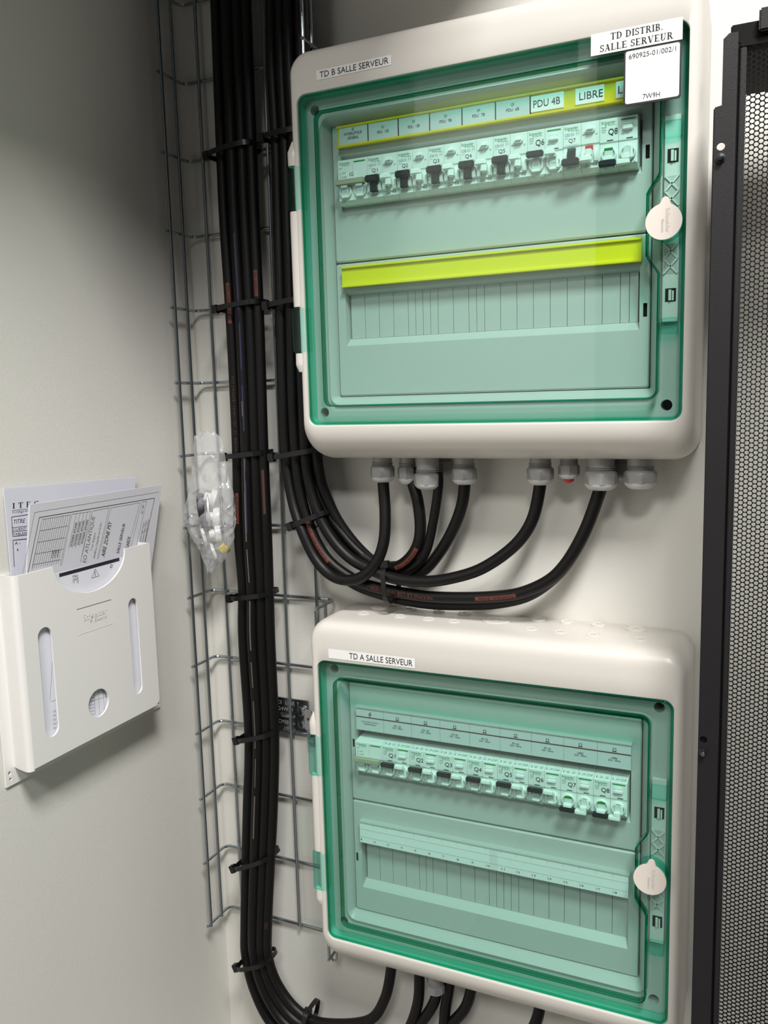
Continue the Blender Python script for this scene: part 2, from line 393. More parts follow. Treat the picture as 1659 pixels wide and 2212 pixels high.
PE = 0.30; PE4 = (.62, .55, .95, .30)            # squareness of the frame's rounding: left, right, bottom, top
def board(x0, z0, cfg):
    """wall-mounted enclosure; board coordinates u right, w up, d out from the wall"""
    root = thing('distribution_board', cfg['label'], 'electrical panel', (x0 + 0.15, 0, z0 + OUT[2]))
    org = root.location.copy()
    P = lambda u, w_, d: V((x0 + u, -d, z0 + w_))
    # ---- housing: back box and bulging front frame in one moulding
    mb = MB()
    def lp(t, d, ins=0.0, r=0.026):
        ts = t if isinstance(t, tuple) else (t,) * 4
        a = [OUT[i] + (DOOR[i] - OUT[i]) * ts[i] for i in range(4)]; t = sum(ts) / 4
        return [P(u, w_, d) for u, w_ in rrect(a[0] + ins, a[1] - ins, a[2] + ins, a[3] - ins, r + (0.011 - r) * t, 8)]
    loops = [lp(0, 0.0015, .002, .024), lp(0, 0.004, .001, .025), lp(0, 0.043, .001, .025), lp(0, 0.0435, .0025, .024), lp(0, 0.0445, .0025, .024), lp(0, 0.0450), lp(0, 0.052)]
    for k in range(1, 23):
        h = 1 - (1 - k / 22) ** 2.6
        loops.append(lp(tuple((1 - (1 - h ** (2 / p)) ** (p / 2)) * .97 for p in PE4), 0.052 + 0.054 * h))
    loops += [lp(.99, 0.1055), lp(1.0, 0.104), lp(1.0, 0.090), lp(1.0, 0.086)]
    mb.loft(loops, BOXG, cap0=True)
    mb.build('housing', root, org, autosmooth=35)
    # ---- inner frame: floor with corner screw wells, lip and bevel down to the plates
    mb = MB()
    holes = [rrect(*RING, .012)] + [circle(u, w_, .0058) for u, w_ in cfg['screws']]
    mb.plate(rrect(DOOR[0] - .001, DOOR[1] + .001, DOOR[2] - .001, DOOR[3] + .001, .011), holes, P, 0.0880, 0.0865, INNER)
    for k, (u, w_) in enumerate(cfg['screws']):
        mb.loft([[P(*q, 0.087) for q in circle(u, w_, .0058)], [P(*q, 0.070) for q in circle(u, w_, .0055)]], INNER, cap1=False)
        mb.add([P(*q, 0.070) for q in circle(u, w_, .0055)], [list(range(20))], DARKH if k in cfg['dark'] else INNER)
    RB = rect(*PL)
    def ring(ins, d, r): return [P(*q, d) for q in rrect(RING[0] + (PL[0] - RING[0]) * ins, RING[1] + (PL[1] - RING[1]) * ins, RING[2] + (PL[2] - RING[2]) * ins, RING[3] + (PL[3] - RING[3]) * ins, r)]
    mb.loft([ring(0, .088, .012), ring(.08, .0905, .012), ring(.2, .0910, .012), ring(.5, .0880, .008), ring(.96, .0790, .0015), ring(.96, .073, .0015)], INNER)
    # a bright vertical rib on the latch side
    mb.build('inner_frame', root, org, autosmooth=30)
    # ---- front plates
    for k in range(2):
        top, bot = (PL[3], cfg['split'] + .0005) if k == 0 else (cfg['split'] - .0005, PL[2])
        cut = cfg['cut'][k]
        mb = MB(); uL = PL[0] + .0008; uR = PL[1] - .0008
        hl = [rect(cut[0], cut[1], cut[2], cut[3])] + [rect(*q) for q in cfg['slots'] if bot < q[2] < top]
        o1 = rrect(uL + .0012, uR - .0012, bot + .0022, top - .0022, .002, 2)
        mb.plate(o1, hl, P, 0.0808, 0.079, INNER, back=False)
        mb.loft([[P(*q, .0808) for q in o1], [P(*q, .0795) for q in rrect(uL + .0003, uR - .0003, bot + .0004, top - .0004, .0022, 2)], [P(*q, .0745) for q in rrect(uL, uR, bot, top, .0022, 2)]], INNER)
        ci = (cut[0] + .0012, cut[1] - .0012, cut[2] + .0085, cut[3] - .0035)
        mb.loft([[P(*q, .0808) for q in rect(*cut)], [P(*q, .0720) for q in rect(*ci)], [P(*q, .066) for q in rect(*ci)]], INNER, smooth=False)
        mb.add([P(*q, .066) for q in rect(*ci)], [[0, 1, 2, 3]], INNER)
        for q in hl[1:]: mb.add([P(*z, .074) for z in q], [[0, 1, 2, 3]], DARKH)
        fp = mb.build('front_plate', root, org)
        if k == 1:
            mb = MB(); g = [0] + cfg['grooves'] + [18]
            for a, b in zip(g, g[1:]):
                ua = MX0 + a * 18 * S + .00028; ub = MX0 + b * 18 * S - .00028
                ua = max(ua, ci[0]); ub = min(ub, ci[1])
                mb.box(P(ua, ci[2] + .0002, .0722), P(ub, ci[3] - .0002, .067), INNER)
            mb.build('blanking_strip', fp, org)
    # ---- clear green door
    mb = MB()
    dl = rrect(*DOOR, .011, 6); ins = offset(dl, -.0006)
    R0 = cfg['ring']
    f = lambda u, w_, t: P(u, w_, t)
    # flange sheet
    mb.plate(offset(dl, -.0014), [offset(R0, .0002)], f, .1045, .1020, GRN)
    # rounded edge and skirt of the door
    mb.loft([[P(*q, .1045) for q in offset(dl, -.0014)], [P(*q, .1038) for q in ins], [P(*q, .0900) for q in ins]], GRNW)
    mb.loft([[P(*q, .1020) for q in offset(dl, -.0034)], [P(*q, .0900) for q in offset(dl, -.0040)]], GRNW)
    mb.loft([[P(*q, .0900) for q in offset(dl, -.0040)], [P(*q, .0900) for q in ins]], GRNW)
    # raised pane and its step
    mb.plate(offset(R0, -.0022), [], f, .1085, .1060, GRN)
    mb.loft([[P(*q, .1085) for q in offset(R0, -.0022)], [P(*q, .1078) for q in offset(R0, -.0006)], [P(*q, .1020) for q in R0], [P(*q, .0990) for q in R0],
             [P(*q, .0990) for q in offset(R0, -.0020)], [P(*q, .1060) for q in offset(R0, -.0022)]], GRNE)
    # outer rim line
    mb.loft([[P(*q, .1046) for q in offset(dl, -.0012)], [P(*q, .1046) for q in offset(dl, -.0030)], [P(*q, .1018) for q in offset(dl, -.0030)]], GRNE)
    door = mb.build('door', root, org, autosmooth=30)
    for w_a, w_b in cfg['hinges']:
        mb = MB(); mb.box(P(-.0825, w_b, .0900), P(-.0630, w_a, .1072), GRNW, .002)
        mb.cyl(P(-.0745, w_b + .003, .0990), P(-.0745, w_a - .003, .0990), .0035, GRN)
        mb.build('hinge', door, org)
    # lock boss, latch bar, cap
    cu, cw = cfg['cap']
    mb = MB()
    mb.lathe(P(cu, cw, .096), (0, -1, 0), [(0, .0172), (.012, .0178), (.0165, .0178), (.0172, .0168)], GRNW, 36)
    mb.build('lock_boss', door, org)
    mb = MB()
    capl = []
    for i in range(48):
        t = 2 * math.pi * i / 48 + math.pi / 2; r = .0172
        capl.append((cu + r * math.cos(t), cw + r * math.sin(t)))
    tabc = [(cu + .0015 + .0038 * math.cos(t), cw + .0195 + .0038 * math.sin(t)) for t in [math.radians(a) for a in range(0, 181, 20)]]
    k0 = [q for q in capl if not (abs(q[0] - cu - .0015) < .0042 and q[1] > cw)]
    k0.sort(key=lambda q: (math.atan2(q[1] - cw, q[0] - cu) - math.pi / 2 - .2) % (2 * math.pi))
    capo = tabc + k0
    mb.plate(capo, [], P, .1160, .1136, CAPG)
    n3 = P(0, 0, .1163)
    for dx, dz in ((.0002, -.0002), (0, 0)):  # grey offset copy paints the shade of the embossed letters
        mt = GINK if dx else WHT
        o_ = P(cu + .0015 + dx, cw + .0125 + dz, .1161 + (.0001 if not dx else 0))
        text(mb, 'Schneider', o_, (0, 0, -1), (1, 0, 0), .0230, .0040, CAPG if not dx else GINK)
        text(mb, 'Electric', o_ + V((-.0038, 0, -.010)), (0, 0, -1), (1, 0, 0), .0125, .0024, CAPG if not dx else GINK)
    mb.build('lock_cap', door, org)
    mb = MB()
    b0, b1 = cfg['bar']; ua, ub = .3415, .3565
    wins = [b1 - .045, b0 + .020]
    pieces = []
    mb.box(P(ua, b0, .0885), P(ub, b1, .0935), LATCH, .0006)
    for wz in wins:
        mb.box(P(ua + .0028, wz, .0933), P(ub - .0018, wz + .013, .0939), DARKH)
        mb.box(P(ua + .0062, wz + .001, .0936), P(ua + .0088, wz + .0115, .0960), LATCH)
        mb.box(P(ua + .0095, wz + .001, .0936), P(ua + .0112, wz + .0105, .0955), LATCH)
    # crossed stiffening ribs above and below the lock
    for za, zb in ((cw + .018, cw + .047), (cw - .047, cw - .018)):
        mb.box(P(ua + .001, za, .0934), P(ub - .001, zb, .0938), INNER)
        mid = (za + zb) / 2
        for (p, q) in (((ua + .001, zb), (ub - .001, mid)), ((ub - .001, zb), (ua + .001, mid)), ((ua + .001, mid), (ub - .001, za)), ((ub - .001, mid), (ua + .001, za))):
            a = P(p[0], p[1], .0952); b = P(q[0], q[1], .0952)
            t = (b - a).normalized(); sdir = t.cross(YY) * .0008
            mb.add([a + sdir, b + sdir, b - sdir, a - sdir] + [x + YY * .0018 for x in (a + sdir, b + sdir, b - sdir, a - sdir)],
                   [[0, 1, 2, 3], [0, 1, 5, 4], [1, 2, 6, 5], [2, 3, 7, 6], [3, 0, 4, 7]], LATCH)
    mb.build('latch_bar', door, org)
    for wa, wb in ((b1 - .022, b1 - .006), (b0 - .012, b0 + .004)):
        mb = MB(); mb.box(P(ua - .0005, wa, .0890), P(ub + .001, wb, .0985), GRNW, .001); mb.build('latch_guide', door, org)
    # grey hinge beading along the left edge
    hz = cfg['hinges']; e = [hz[0][0] + .028] + [v for h in hz for v in h] + [hz[1][1] - .022]
    for a, b in ((e[0], e[1]), (e[2], e[3]), (e[4], e[5])):
        mb = MB(); mb.lathe(P(-.0745, b, .0990), (0, 0, 1), [(0, .004 if b == e[5] else .0072), (.008, .0074), (a - b - .012, .0074), (a - b, .002 if a == e[0] else .0072)], BOXG, 16)
        mb.build('hinge_beading', root, org)
    return root, org, P, door, fp

def notch_ring(r0, cw, un, h=.036):
    u0, u1, w0, w1 = r0; L = rrect(u0, u1, w0, w1, .010, 6)
    # after the lower right corner walk up the right side with a recess around the lock
    k = 14
    rec = [(u1, cw - h - .012), (u1 - .002, cw - h - .008), (un + .002, cw - h + .003), (un, cw - h + .007), (un, cw + h - .007), (un + .002, cw + h - .003), (u1 - .002, cw + h + .008), (u1, cw + h + .012)]
    return L[:k] + rec + L[k:]

CAPW = {'upper': (.3440, -.0985), 'lower': (.3430, -.1135)}
cfgU = dict(label='upper grey electrical board with green clear door and yellow label strips', screws=[(-.0505, .0735), (-.0500, .0), (-.0515, -.2770), (.3470, -.2766), (.3470, .0735)][0:1] + [(-.0515, -.2770), (.3470, -.2766), (.3470, .0735)],
            dark=(2, 3), split=-.1012, cut=[(-.0225, .3185, -.0420, .0205), (-.0220, .3178, -.1983, -.1350)],
            slots=[(.3217, .3258, -.0289, -.0154), (.3215, .3256, -.1854, -.1715)],
            grooves=[1, 2, 3, 4, 4.5, 5, 5.5, 6, 7, 8, 8.5, 9, 10, 11, 12, 13, 14, 15, 16, 17, 17.5],
            ring=notch_ring(RING, CAPW['upper'][1], .3285), cap=CAPW['upper'], bar=(-.1930, .0060),
            hinges=[(.0109, -.0406), (-.1505, -.2054)])
cfgL = dict(label='lower grey electrical board with green clear door and white numbered strip', screws=[(-.0492, .0722), (-.0480, -.2752), (.3466, -.2745), (.3470, .0720)],
            dark=(3,), split=-.1048, cut=[(-.0225, .3175, -.0705, -.0080), (-.0222, .3163, -.2253, -.1620)],
            slots=[(-.0306, -.0274, -.0333, -.0220), (-.0308, -.0276, -.1908, -.1785)],
            grooves=[1, 2, 3, 4, 4.5, 5, 6, 7, 8, 9, 9.5, 10, 10.5, 11, 12, 13, 14, 15, 16, 17],
            ring=notch_ring(RING, CAPW['lower'][1], .3285), cap=CAPW['lower'], bar=(-.2010, -.0075),
            hinges=[(-.0127, -.0686), (-.1730, -.2275)])
ZU = 0.2287; ZL = -0.4450; XB = -0.0017
rootU, orgU, PU, doorU, fpU = board(0.0, ZU, cfgU)
rootL, orgL, PLo, doorL, fpL = board(XB, ZL, cfgL)

def surf_label(name, root, org, P, q, mt_bg, items, d, thick=.0003):
    pass
# --- tapes on the frames: follow the curved top of the frame
def frame_depth(w_):
    t = (OUT[3] - w_) / (OUT[3] - DOOR[3]) / .97
    t = max(0, min(1, t)); return 0.052 + 0.054 * max(0, 1 - (1 - t) ** (2 / PE)) ** (PE / 2)
def tape(root, org, P, u0, u1, w0, w1, tilt, s, tx0, tx1, th, name='label_tape'):
    mb = MB(); n = 4; nx = 2
    def pt(a, b, lift=.0005):
        w_ = w0 + (w1 - w0) * b + tilt * a; return P(u0 + (u1 - u0) * a, w_, frame_depth(w_) + lift)
    vs = [pt(i / nx, j / n) for i in range(nx + 1) for j in range(n + 1)]
    fs = [[i * (n + 1) + j, (i + 1) * (n + 1) + j, (i + 1) * (n + 1) + j + 1, i * (n + 1) + j + 1] for i in range(nx) for j in range(n)]
    mb.add(vs, fs, WHT, True)
    g, ff, a0, b0 = glyphs(s)
    mb.add([pt(tx0 + (tx1 - tx0) * a, .5 - th / 2 + th * b, .0008) for a, b in g], ff, INK)
    return mb.build(name, root, org, autosmooth=0)
o = tape(rootU, orgU, PU, -.0368, .0560, .0985, .1090, .0005, 'TD B SALLE SERVEUR', .045, .965, .62)
o['label'] = 'white tape reading TD B SALLE SERVEUR'
o = tape(rootL, orgL, PLo, -.0470, .0695, .0918, .1040, -.0008, 'TD A SALLE SERVEUR', .25, .975, .62)
o['label'] = 'white tape reading TD A SALLE SERVEUR'

# --- stickers on the upper door
mb = MB(); mb.plate(rect(.2712, .3572, .0690, .0890), [], PU, .1062, .1057, WHT)
for s, a, b, wz in (('TD DISTRIB.', .2900, .3400, .0808), ('SALLE SERVEUR', .2800, .3490, .0712)):
    serif(mb, s, PU(a, wz, .1064), XX, ZZ, b - a, .0062, INK)
o = mb.build('warning_sticker', doorU, orgU); o['label'] = 'white sticker reading TD DISTRIB. SALLE SERVEUR'; o.name = 'name_sticker'
mb = MB()
mb.plate(rrect(.3038, .3570, .0153, .0668, .003), [], PU, .1100, .1088, INK)
mb.plate(rrect(.3054, .3554, .0171, .0655, .0022), [], PU, .1103, .1101, WHT)
text(mb, '690925-01/002/1', PU(.3085, .0580, .1105), XX, ZZ, .0435, .0046, INK)
text(mb, '7W9H', PU(.3220, .0192, .1105), XX, ZZ, .0160, .0047, INK)
o = mb.build('tag_sticker', doorU, orgU); o['label'] = 'black-bordered white tag reading 690925-01/002/1'

# --- upper board: yellow label holders
def holder(P, fp, org, w0, w1, mt, name='label_holder'):
    mb = MB(); u0, u1 = -.0222, .3200
    mb.box(P(u0, w0, .0800), P(u1, w1, .0875), mt)
    mb.box(P(u0, w1 - .0026, .0870), P(u1, w1, .0902), mt, .0005)
    mb.box(P(u0, w0, .0870), P(u1, w0 + .0028, .0902), mt, .0005)
    mb.box(P(u0 - .0006, w0 - .0006, .0800), P(u1 + .0006, w0, .0875), COVC)
    return mb.build(name, fp, org)
fps = [c for c in rootU.children if c.name.startswith('front_plate')]
h1 = holder(PU, fps[0], orgU, .0266, .0508, YEL); h1['label'] = 'yellow label strip above the breakers'
h2 = holder(PU, fps[1], orgU, -.1308, -.1066, YELL); h2['label'] = 'empty bright yellow label strip'
names = [('IG', 'INTERRUPTEUR', 'GENERAL'), ('Q1', 'PDU  12B'), ('Q2', 'PDU  10B'), ('Q3', 'PDU  9B'), ('Q4', 'PDU  7B'), ('Q5', 'PDU  6B')]
mb = MB()
for i, ls in enumerate(names):
    u0 = -.0195 + .0376 * i; u1 = u0 + .0362
    mb.box(PU(u0, .0292, .0868), PU(u1, .0484, .0888), BLUEL)
    mb.box(PU(u1, .0292, .0868), PU(u1 + .0014, .0484, .0886), INK)
    for k, s in enumerate(ls):
        wd = {'IG': .003, 'INTERRUPTEUR': .0225, 'GENERAL': .0140}.get(s, .0034 if len(s) == 2 else .0140)
        y = (.0440, .0396, .0350)[k] if len(ls) == 3 else (.0410, .0360)[k]
        text(mb, s, PU((u0 + u1) / 2 - wd / 2, y - .0004, .0891), XX, ZZ, wd, .0031, INK)
mb.build('engraved_labels', h1, orgU)
for s, u0, u1, tx in (('PDU 4B', .2045, .2405, (.12, .90)), ('LIBRE', .2525, .2815, (.14, .96)), ('LIBRE', .2930, .3220, (.08, .93))):
    mb = MB(); mb.box(PU(u0, .0312, .0866), PU(u1, .0470, .0886), WHT)
    text(mb, s, PU(u0 + (u1 - u0) * tx[0], .0352, .0889), XX, ZZ, (u1 - u0) * (tx[1] - tx[0]), .0072, INK)
    mb.build('paper_label', h1, orgU)
# --- lower board: printed strips behind clear covers
fps = [c for c in rootL.children if c.name.startswith('front_plate')]
mb = MB(); u0, u1, w0, w1 = -.0200, .3182, -.0042, .0250
mb.box(PLo(u0, w0, .0800), PLo(u1, w1, .0890), BLUEL)
mb.box(PLo(u0 - .0006, w0 - .0012, .0800), PLo(u1 + .0008, w0, .0905), COVC); mb.box(PLo(u0 - .0006, w1, .0800), PLo(u1 + .0008, w1 + .0014, .0905), INNER)
d = .0893
quad(mb, PLo(u0, w0 + .0168, d), XX, ZZ, u1 - u0, .0013, BRN)
cells = [('Interrupteur G\u00e9n\u00e9ral', 'Ondul\u00e9 R\u00e9seau A'), ('PDU 12A', '32A - 30ma'), ('PDU 10A', '32A - 30ma'), ('PDU 9A', '32A - 30ma'), ('PDU 7A', '32A - 30ma'), ('PDU 6A', '32A - 30ma'), ('PDU 4A', '16A - 30ma'), ('LIBRE', '32A - 30ma'), ('LIBRE', '32A - 30ma')]
for i, (a, b) in enumerate(cells):
    uc = -.0005 + .0376 * i
    if i: quad(mb, PLo(uc - .0189, w0, d), XX, ZZ, .00025, w1 - w0, GINK)
    if i == 0:
        z = [PLo(uc + x, w0 + y, d + .0001) for x, y in ((.0012, .0250), (-.0020, .0212), (.0000, .0212), (-.0010, .0183), (.0022, .0222), (.0003, .0222))]
        for p, q in zip(z, z[1:] + z[:1]): line(mb, p, q, (0, -1, 0), .0005, INK)
    else:
        for x0_, y0_, x1_, y1_ in ((-.0018, .0198, -.0013, .0232), (.0013, .0198, .0018, .0232), (-.0018, .0228, .0018, .0232), (-.0018, .0198, .0018, .0202), (-.0026, .0190, .0026, .0195)):
            quad(mb, PLo(uc + x0_, w0 + y0_, d), XX, ZZ, x1_ - x0_, y1_ - y0_, INK)
    for s, y in ((a, .0105), (b, .0078)):
        wd = min(.0250, len(s) * .00115 + .0002 * (i > 0) * len(s))
        text(mb, s, PLo(uc - wd / 2, w0 + y, d), XX, ZZ, wd, .0022, INK)
o = mb.build('circuit_label_strip', fps[0], orgL); o['label'] = 'printed circuit label strip with brown line'
mb = MB(); w0, w1 = -.1574, -.1300
mb.box(PLo(u0, w0, .0800), PLo(u1 - .001, w1, .0890), WHT)
mb.box(PLo(u0 - .0006, w1, .0800), PLo(u1, w1 + .0014, .0900), INNER)
for i in range(18):
    uc = -.0185 + .0188 * i
    text(mb, str(i + 1), PLo(uc, w0 + .0030, d), XX, ZZ, .0012 if i == 0 else (.0018 if i < 9 else .0036), .0024, INK)
    if i:
        quad(mb, PLo(uc - .0012, w0 + .0022, d), XX, ZZ, .0002, .004, GINK); quad(mb, PLo(uc - .0012, w1 - .005, d), XX, ZZ, .0002, .004, GINK)
for y in (.008, .0185): quad(mb, PLo(u0, w0 + y, d), XX, ZZ, u1 - u0 - .001, .0002, GINK)
mb.box(PLo(.1545, w0 - .0006, .089), PLo(.1645, w1 + .0008, .0896), COVC)
o = mb.build('numbered_label_strip', fps[1], orgL); o['label'] = 'white strip numbered 1 to 18'

# --- knock-outs on top of the lower housing
for u, d_, r in ((-.0153, .0150, .0125), (.0252, .0115, .0092), (.0658, .0115, .0075), (.1006, .0123, .0085), (-.0221, .0540, .0080), (.0288, .0525, .0080), (.0675, .0535, .0080), (.1016, .0540, .0080), (.1490, .0318, .0170),
                 (.1959, .0115, .0085), (.2304, .0115, .0078), (.2685, .0121, .0090), (.3125, .0175, .0120), (.1981, .0565, .0080), (.2330, .0590, .0080), (.2709, .0585, .0080), (.3230, .0600, .0080)):
    mb = MB(); c = PLo(u, OUT[3] - .0010, d_)
    mb.lathe(c, (0, 0, 1), [(-.001, r), (.0013, r), (.0017, r - .0007), (.0017, r - .0013), (.0004, r - .0018), (.0004, r - .0026), (.0012, r - .0030), (.0012, .0008)], BOXG, 28)
    for k in range(3):
        mb.box(c + V((-.0030, -.0025 + .0022 * k, .0005)), c + V((.0030, -.0017 + .0022 * k, .0017)), BOXG)
        mb.box(c + V((-.0025 + .0022 * k, -.003, .0005)), c + V((-.0017 + .0022 * k, .003, .0017)), BOXG)
    mb.build('knockout', rootL, orgL)

# --- cable glands
def gland(px, py, r, h, root, org, d=.045, plug=None, ztop=None, pale=False):
    """px, py: centre of the lower end"""
    p = at(px, py, d); zt = ztop
    mb = MB()
    mb.lathe((p.x, p.y, zt), (0, 0, -1), [(0, r * .82), (zt - p.z - h - .002, r * .82), (zt - p.z - h - .001, r * .95), (zt - p.z - h, r * .95)], GLAND, 24)
    for k in range(3): mb.lathe((p.x, p.y, p.z + h + .002 + .0022 * k), (0, 0, -1), [(0, r * .84), (.0006, r * .92), (.0012, r * .84)], GLAND, 24)
    g = mb.build('cable_gland', root, org)
    mb = MB(); seg = 8
    def poly(rr, z): return [V((p.x + rr * math.cos(2 * math.pi * (i + .3) / seg), p.y + rr * math.sin(2 * math.pi * (i + .3) / seg), z)) for i in range(seg)]
    mb.loft([poly(r * 1.0, p.z + h), poly(r * 1.04, p.z + h - .001), poly(r * 1.04, p.z + h * .35)], GLAND, cap0=True, smooth=False)
    mb.lathe((p.x, p.y, p.z + h * .36), (0, 0, -1), [(0, r * .98), (h * .12, r * .95), (h * .27, r * .80), (h * .36, r * .62)], GLANDL if pale else GLAND, 24)
    mb.build('clamping_nut', g, org)
    if plug:
        mb = MB(); mb.lathe((p.x, p.y, p.z + .001), (0, 0, -1), [(0, .006), (.003, .0058), (.0055, .003)], plug, 16)
        q = mb.build('gland_plug', g, org); q['label'] = 'red plug'
    return p
zb = ZU + OUT[2] + .004
GU = {}
for k, (px, py, r, h, d_, pale) in {'a': (827, 1041, .0148, .0190, .045, True), 'b': (881, 1045, .0120, .0200, .036, True), 'c': (925, 1056, .0170, .0180, .050, True), 'e': (960, 1025, .0105, .016, .022, False), 'd': (1003, 1046, .0150, .0185, .042, True),
          'f': (1167, 1047, .0150, .0190, .045, True), 'g': (1229, 1034, .0118, .0150, .040, True), 'h': (1298, 1058, .0185, .0200, .050, True), 'j': (1340, 1036, .0110, .018, .024, False), 'i': (1382, 1055, .0172, .0190, .045, True)}.items():
    GU[k] = gland(px, py, r, h, rootU, orgU, d_, REDS if k == 'g' else None, zb, pale)
# lower board: one gland nut shows below the housing, the others end higher up
zbl = ZL + OUT[2] + .004
for px, py, d_ in ((850, 2068, .045), (905, 2085, .045), (942, 2142, .055), (972, 2100, .035), (1020, 2118, .045), (1165, 2160, .045)):
    gland(px, py, .0135, .012, rootL, orgL, d_, None, zbl, True)
# small metal hook under the lower board
h0 = at(728, 2058, .030)
mb = MB(); mb.tube(spline([h0 + V((0, 0, .014)), h0, h0 + V((-.001, -.001, -.010)), h0 + V((-.006, -.002, -.012)), h0 + V((-.008, -.002, -.007))], 5), .0016, STEEL, 8)
mb.build('fixing_hook', rootL, orgL)

# ------------------------------------------------------------------ circuit breakers
def breaker(kind, label, P, i, wtop, q, on=True, rating='C32', group=None, tall=45):
    """one two-pole device; local frame in module millimetres, z down from the top of its face"""
    o0 = P(MX0 + i * 36 * S, wtop, DM)
    root = thing('circuit_breaker' if kind != 'IG' else 'main_switch', label, 'circuit breaker' if kind != 'IG' else 'switch', o0, group)
    kz = tall / 45.0
    T = lambda x, y, z: o0 + V((x * S, y * S, z * S * kz))
    def bx(mb, x0, x1, y0, y1, z0, z1, mt, bev=.0003): mb.box(T(x0, y0, z0), T(x1, y1, z1), mt, bev)
    def tx(mb, s, x, z, wd, ht, mt, y=-.25): text(mb, s, T(x, y, z), XX, ZZ, wd * S, ht * S * kz, mt)
    mb = MB()
    B = kind == 'B'
    hs = -21 if kind != 'A' else -20
    for x0 in ((0, 18) if kind != 'IG' else (0,)):
        xw = 18 if kind != 'IG' else 36
        a, b = x0 + .15, x0 + xw - .15
        # side profile of the nose: top slope, logo face, set-back lower face, chamfer
        prof = [(27, 2.5), (10, 1.5), (1, 0), (0, -.6), (0, hs + .4), (.8, hs), (1.2, hs - 1), (1.2, -41), (5, -45), (27, -45)]
        l0 = [T(a, y, z) for y, z in prof]; l1 = [T(b, y, z) for y, z in prof]
        mb.loft([l0, l1], MOD, cap0=True, cap1=True, smooth=False)
    # printing
    logo(mb, T(1.5, -.2, -4.8), XX, ZZ, 13.5 * S, SGRN)
    if kind == 'IG':
        quad(mb, T(19.5, -.2, -4.0), XX, ZZ, 14 * S, 1.5 * S, SGRN)
        tx(mb, 'iSW', 1.6, -9.2, 3.5, 1.6, GINK); tx(mb, 'I.ON', 4.5, -14.0, 5, 1.7, GINK); tx(mb, 'O.OFF', 4.5, -18.2, 6.5, 1.7, GINK)
        line(mb, T(2.6, -.2, -12), T(2.6, -.2, -19), (0, -1, 0), .4 * S, GINK)
        if q: 
            quad(mb, T(9.5, -.22, -19.6), XX, ZZ, 14 * S, 8 * S, WHT); tx(mb, q, 14.2, -17.2, 5.0, 3.8, INK, -.4)
        tx(mb, '63A', 2, -43.0, 6.5, 2.6, GINK, .95); tx(mb, '415V~', 12, -42.6, 6, 1.4, GINK, .95)
        line(mb, T(18, -.22, -1), T(18, -.22, hs), (0, -1, 0), .12 * S, GINK)
    elif kind == 'A':
        tx(mb, rating, 1.8, -10.6, 5, 2.2, GINK); tx(mb, '230V~', 1.8, -13.2, 4.5, 1.2, GINK)
        for x, z in ((8, -9.2), (8, -10.6), (13, -8), (13, -10.4), (15, -8), (15, -10.4)): tx(mb, 'H' if x == 8 else '7', x, z, 2.6 if x == 8 else 1.2, 1.0 if x == 8 else 1.8, GINK)
        off = -18.6
        quad(mb, T(2.2, -.22, off), XX, ZZ, 13.5 * S, 6.6 * S * kz, WHT)
        tx(mb, q, 5.6, off + 1.4, 7, 4.2, INK, -.4)
        tx(mb, '30mA', 19, -12.0, 5, 1.5, INK); tx(mb, 'si', 32, -12.5, 1.8, 1.8, GINK)
        tx(mb, '/ DPN N', 2, -39.5, 9.5, 2.0, GINK, .95)
        tx(mb, 'vigi', 19.6, -37.6, 4.2, 2.2, INK, .95); tx(mb, '/ DPN', 19.6, -40.4, 7, 2.2, INK, .95)
        tx(mb, '*', 29, -39.4, 2.2, 2.2, GINK, .95); tx(mb, 'E', 32, -39.4, 2.2, 2.2, GINK, .95)
    else:
        tx(mb, 'Acti9', 1.8, -8.4, 4.6, 1.6, GINK); tx(mb, 'iC40', 1.8, -10.6, 4.2, 1.4, GINK); tx(mb, 'A9P', 1.8, -12.4, 3.6, 1.0, GINK)
        tx(mb, q, 8.4, -15.6, 8.8, 6.2, INK, -.4)
        quad(mb, T(20.2, -.2, -3.6), XX, ZZ, 13.6 * S, 1.4 * S, SGRN)
        tx(mb, 'Vigi iC40', 19.8, -16.2, 7.5, 1.5, GINK); quad(mb, T(7, -.2, -20), XX, ZZ, 6 * S, .9 * S, INK); quad(mb, T(25.5, -.2, -20), XX, ZZ, 6 * S, .9 * S, INK)
        tx(mb, rating, 2, -43.6, 5.4, 2.0, GINK, .95); tx(mb, '30mA', 19.6, -43.4, 5.2, 1.5, GINK, .95); tx(mb, 'o', 32.2, -41.8, 1.8, 1.8, INK, .95)
        quad(mb, T(12.5, 1.0, -43.4), XX, ZZ, 4 * S, 2.6 * S, GINK); tx(mb, 'NF', 12.6, -43.2, 3.6, 2, MOD, .8)
        for x, s in ((2.5, 'I'), (6, '32A'), (12, 'CE'), (19.5, 'I'), (23, 'J4'), (27.5, 'CC'), (31, 'NP')):   # marks on the sloping top
            vs, fs, _, _ = glyphs(s)
            wd = .8 if s == 'I' else 3.2
            mb.add([T(x + a * wd, 2.6 + 4.2 * b, .25 + 1.5 * (1.6 + 4.2 * b) / 9) for a, b in vs], fs, GINK)
    mb.build('body', root, o0)
    # levers
    def dial(xc):
        mb = MB(); r = 7.6
        mb.lathe(T(xc, 1.6, -32.3), (0, -1, 0), [(0, r * S), (2.6 * S, r * S), (3.4 * S, (r - .9) * S), (3.4 * S, (r - 1.6) * S), (1.4 * S, (r - 2.0) * S)], MOD, 28)
        bx(mb, xc - 4.2, xc + 4.2, -2.4, 1, -38.5, -27.0, MODG, .0004)
        bx(mb, xc - 4.2, xc + 4.2, -3.2, 0, -38.8, -36.4, MODW, .0004)
        if kind == 'IG' or on: tx(mb, 'I.ON', xc - 2.9, -33.6, 5.6, 1.8, GINK, -2.55)
        mb.build('rocker', root, o0)
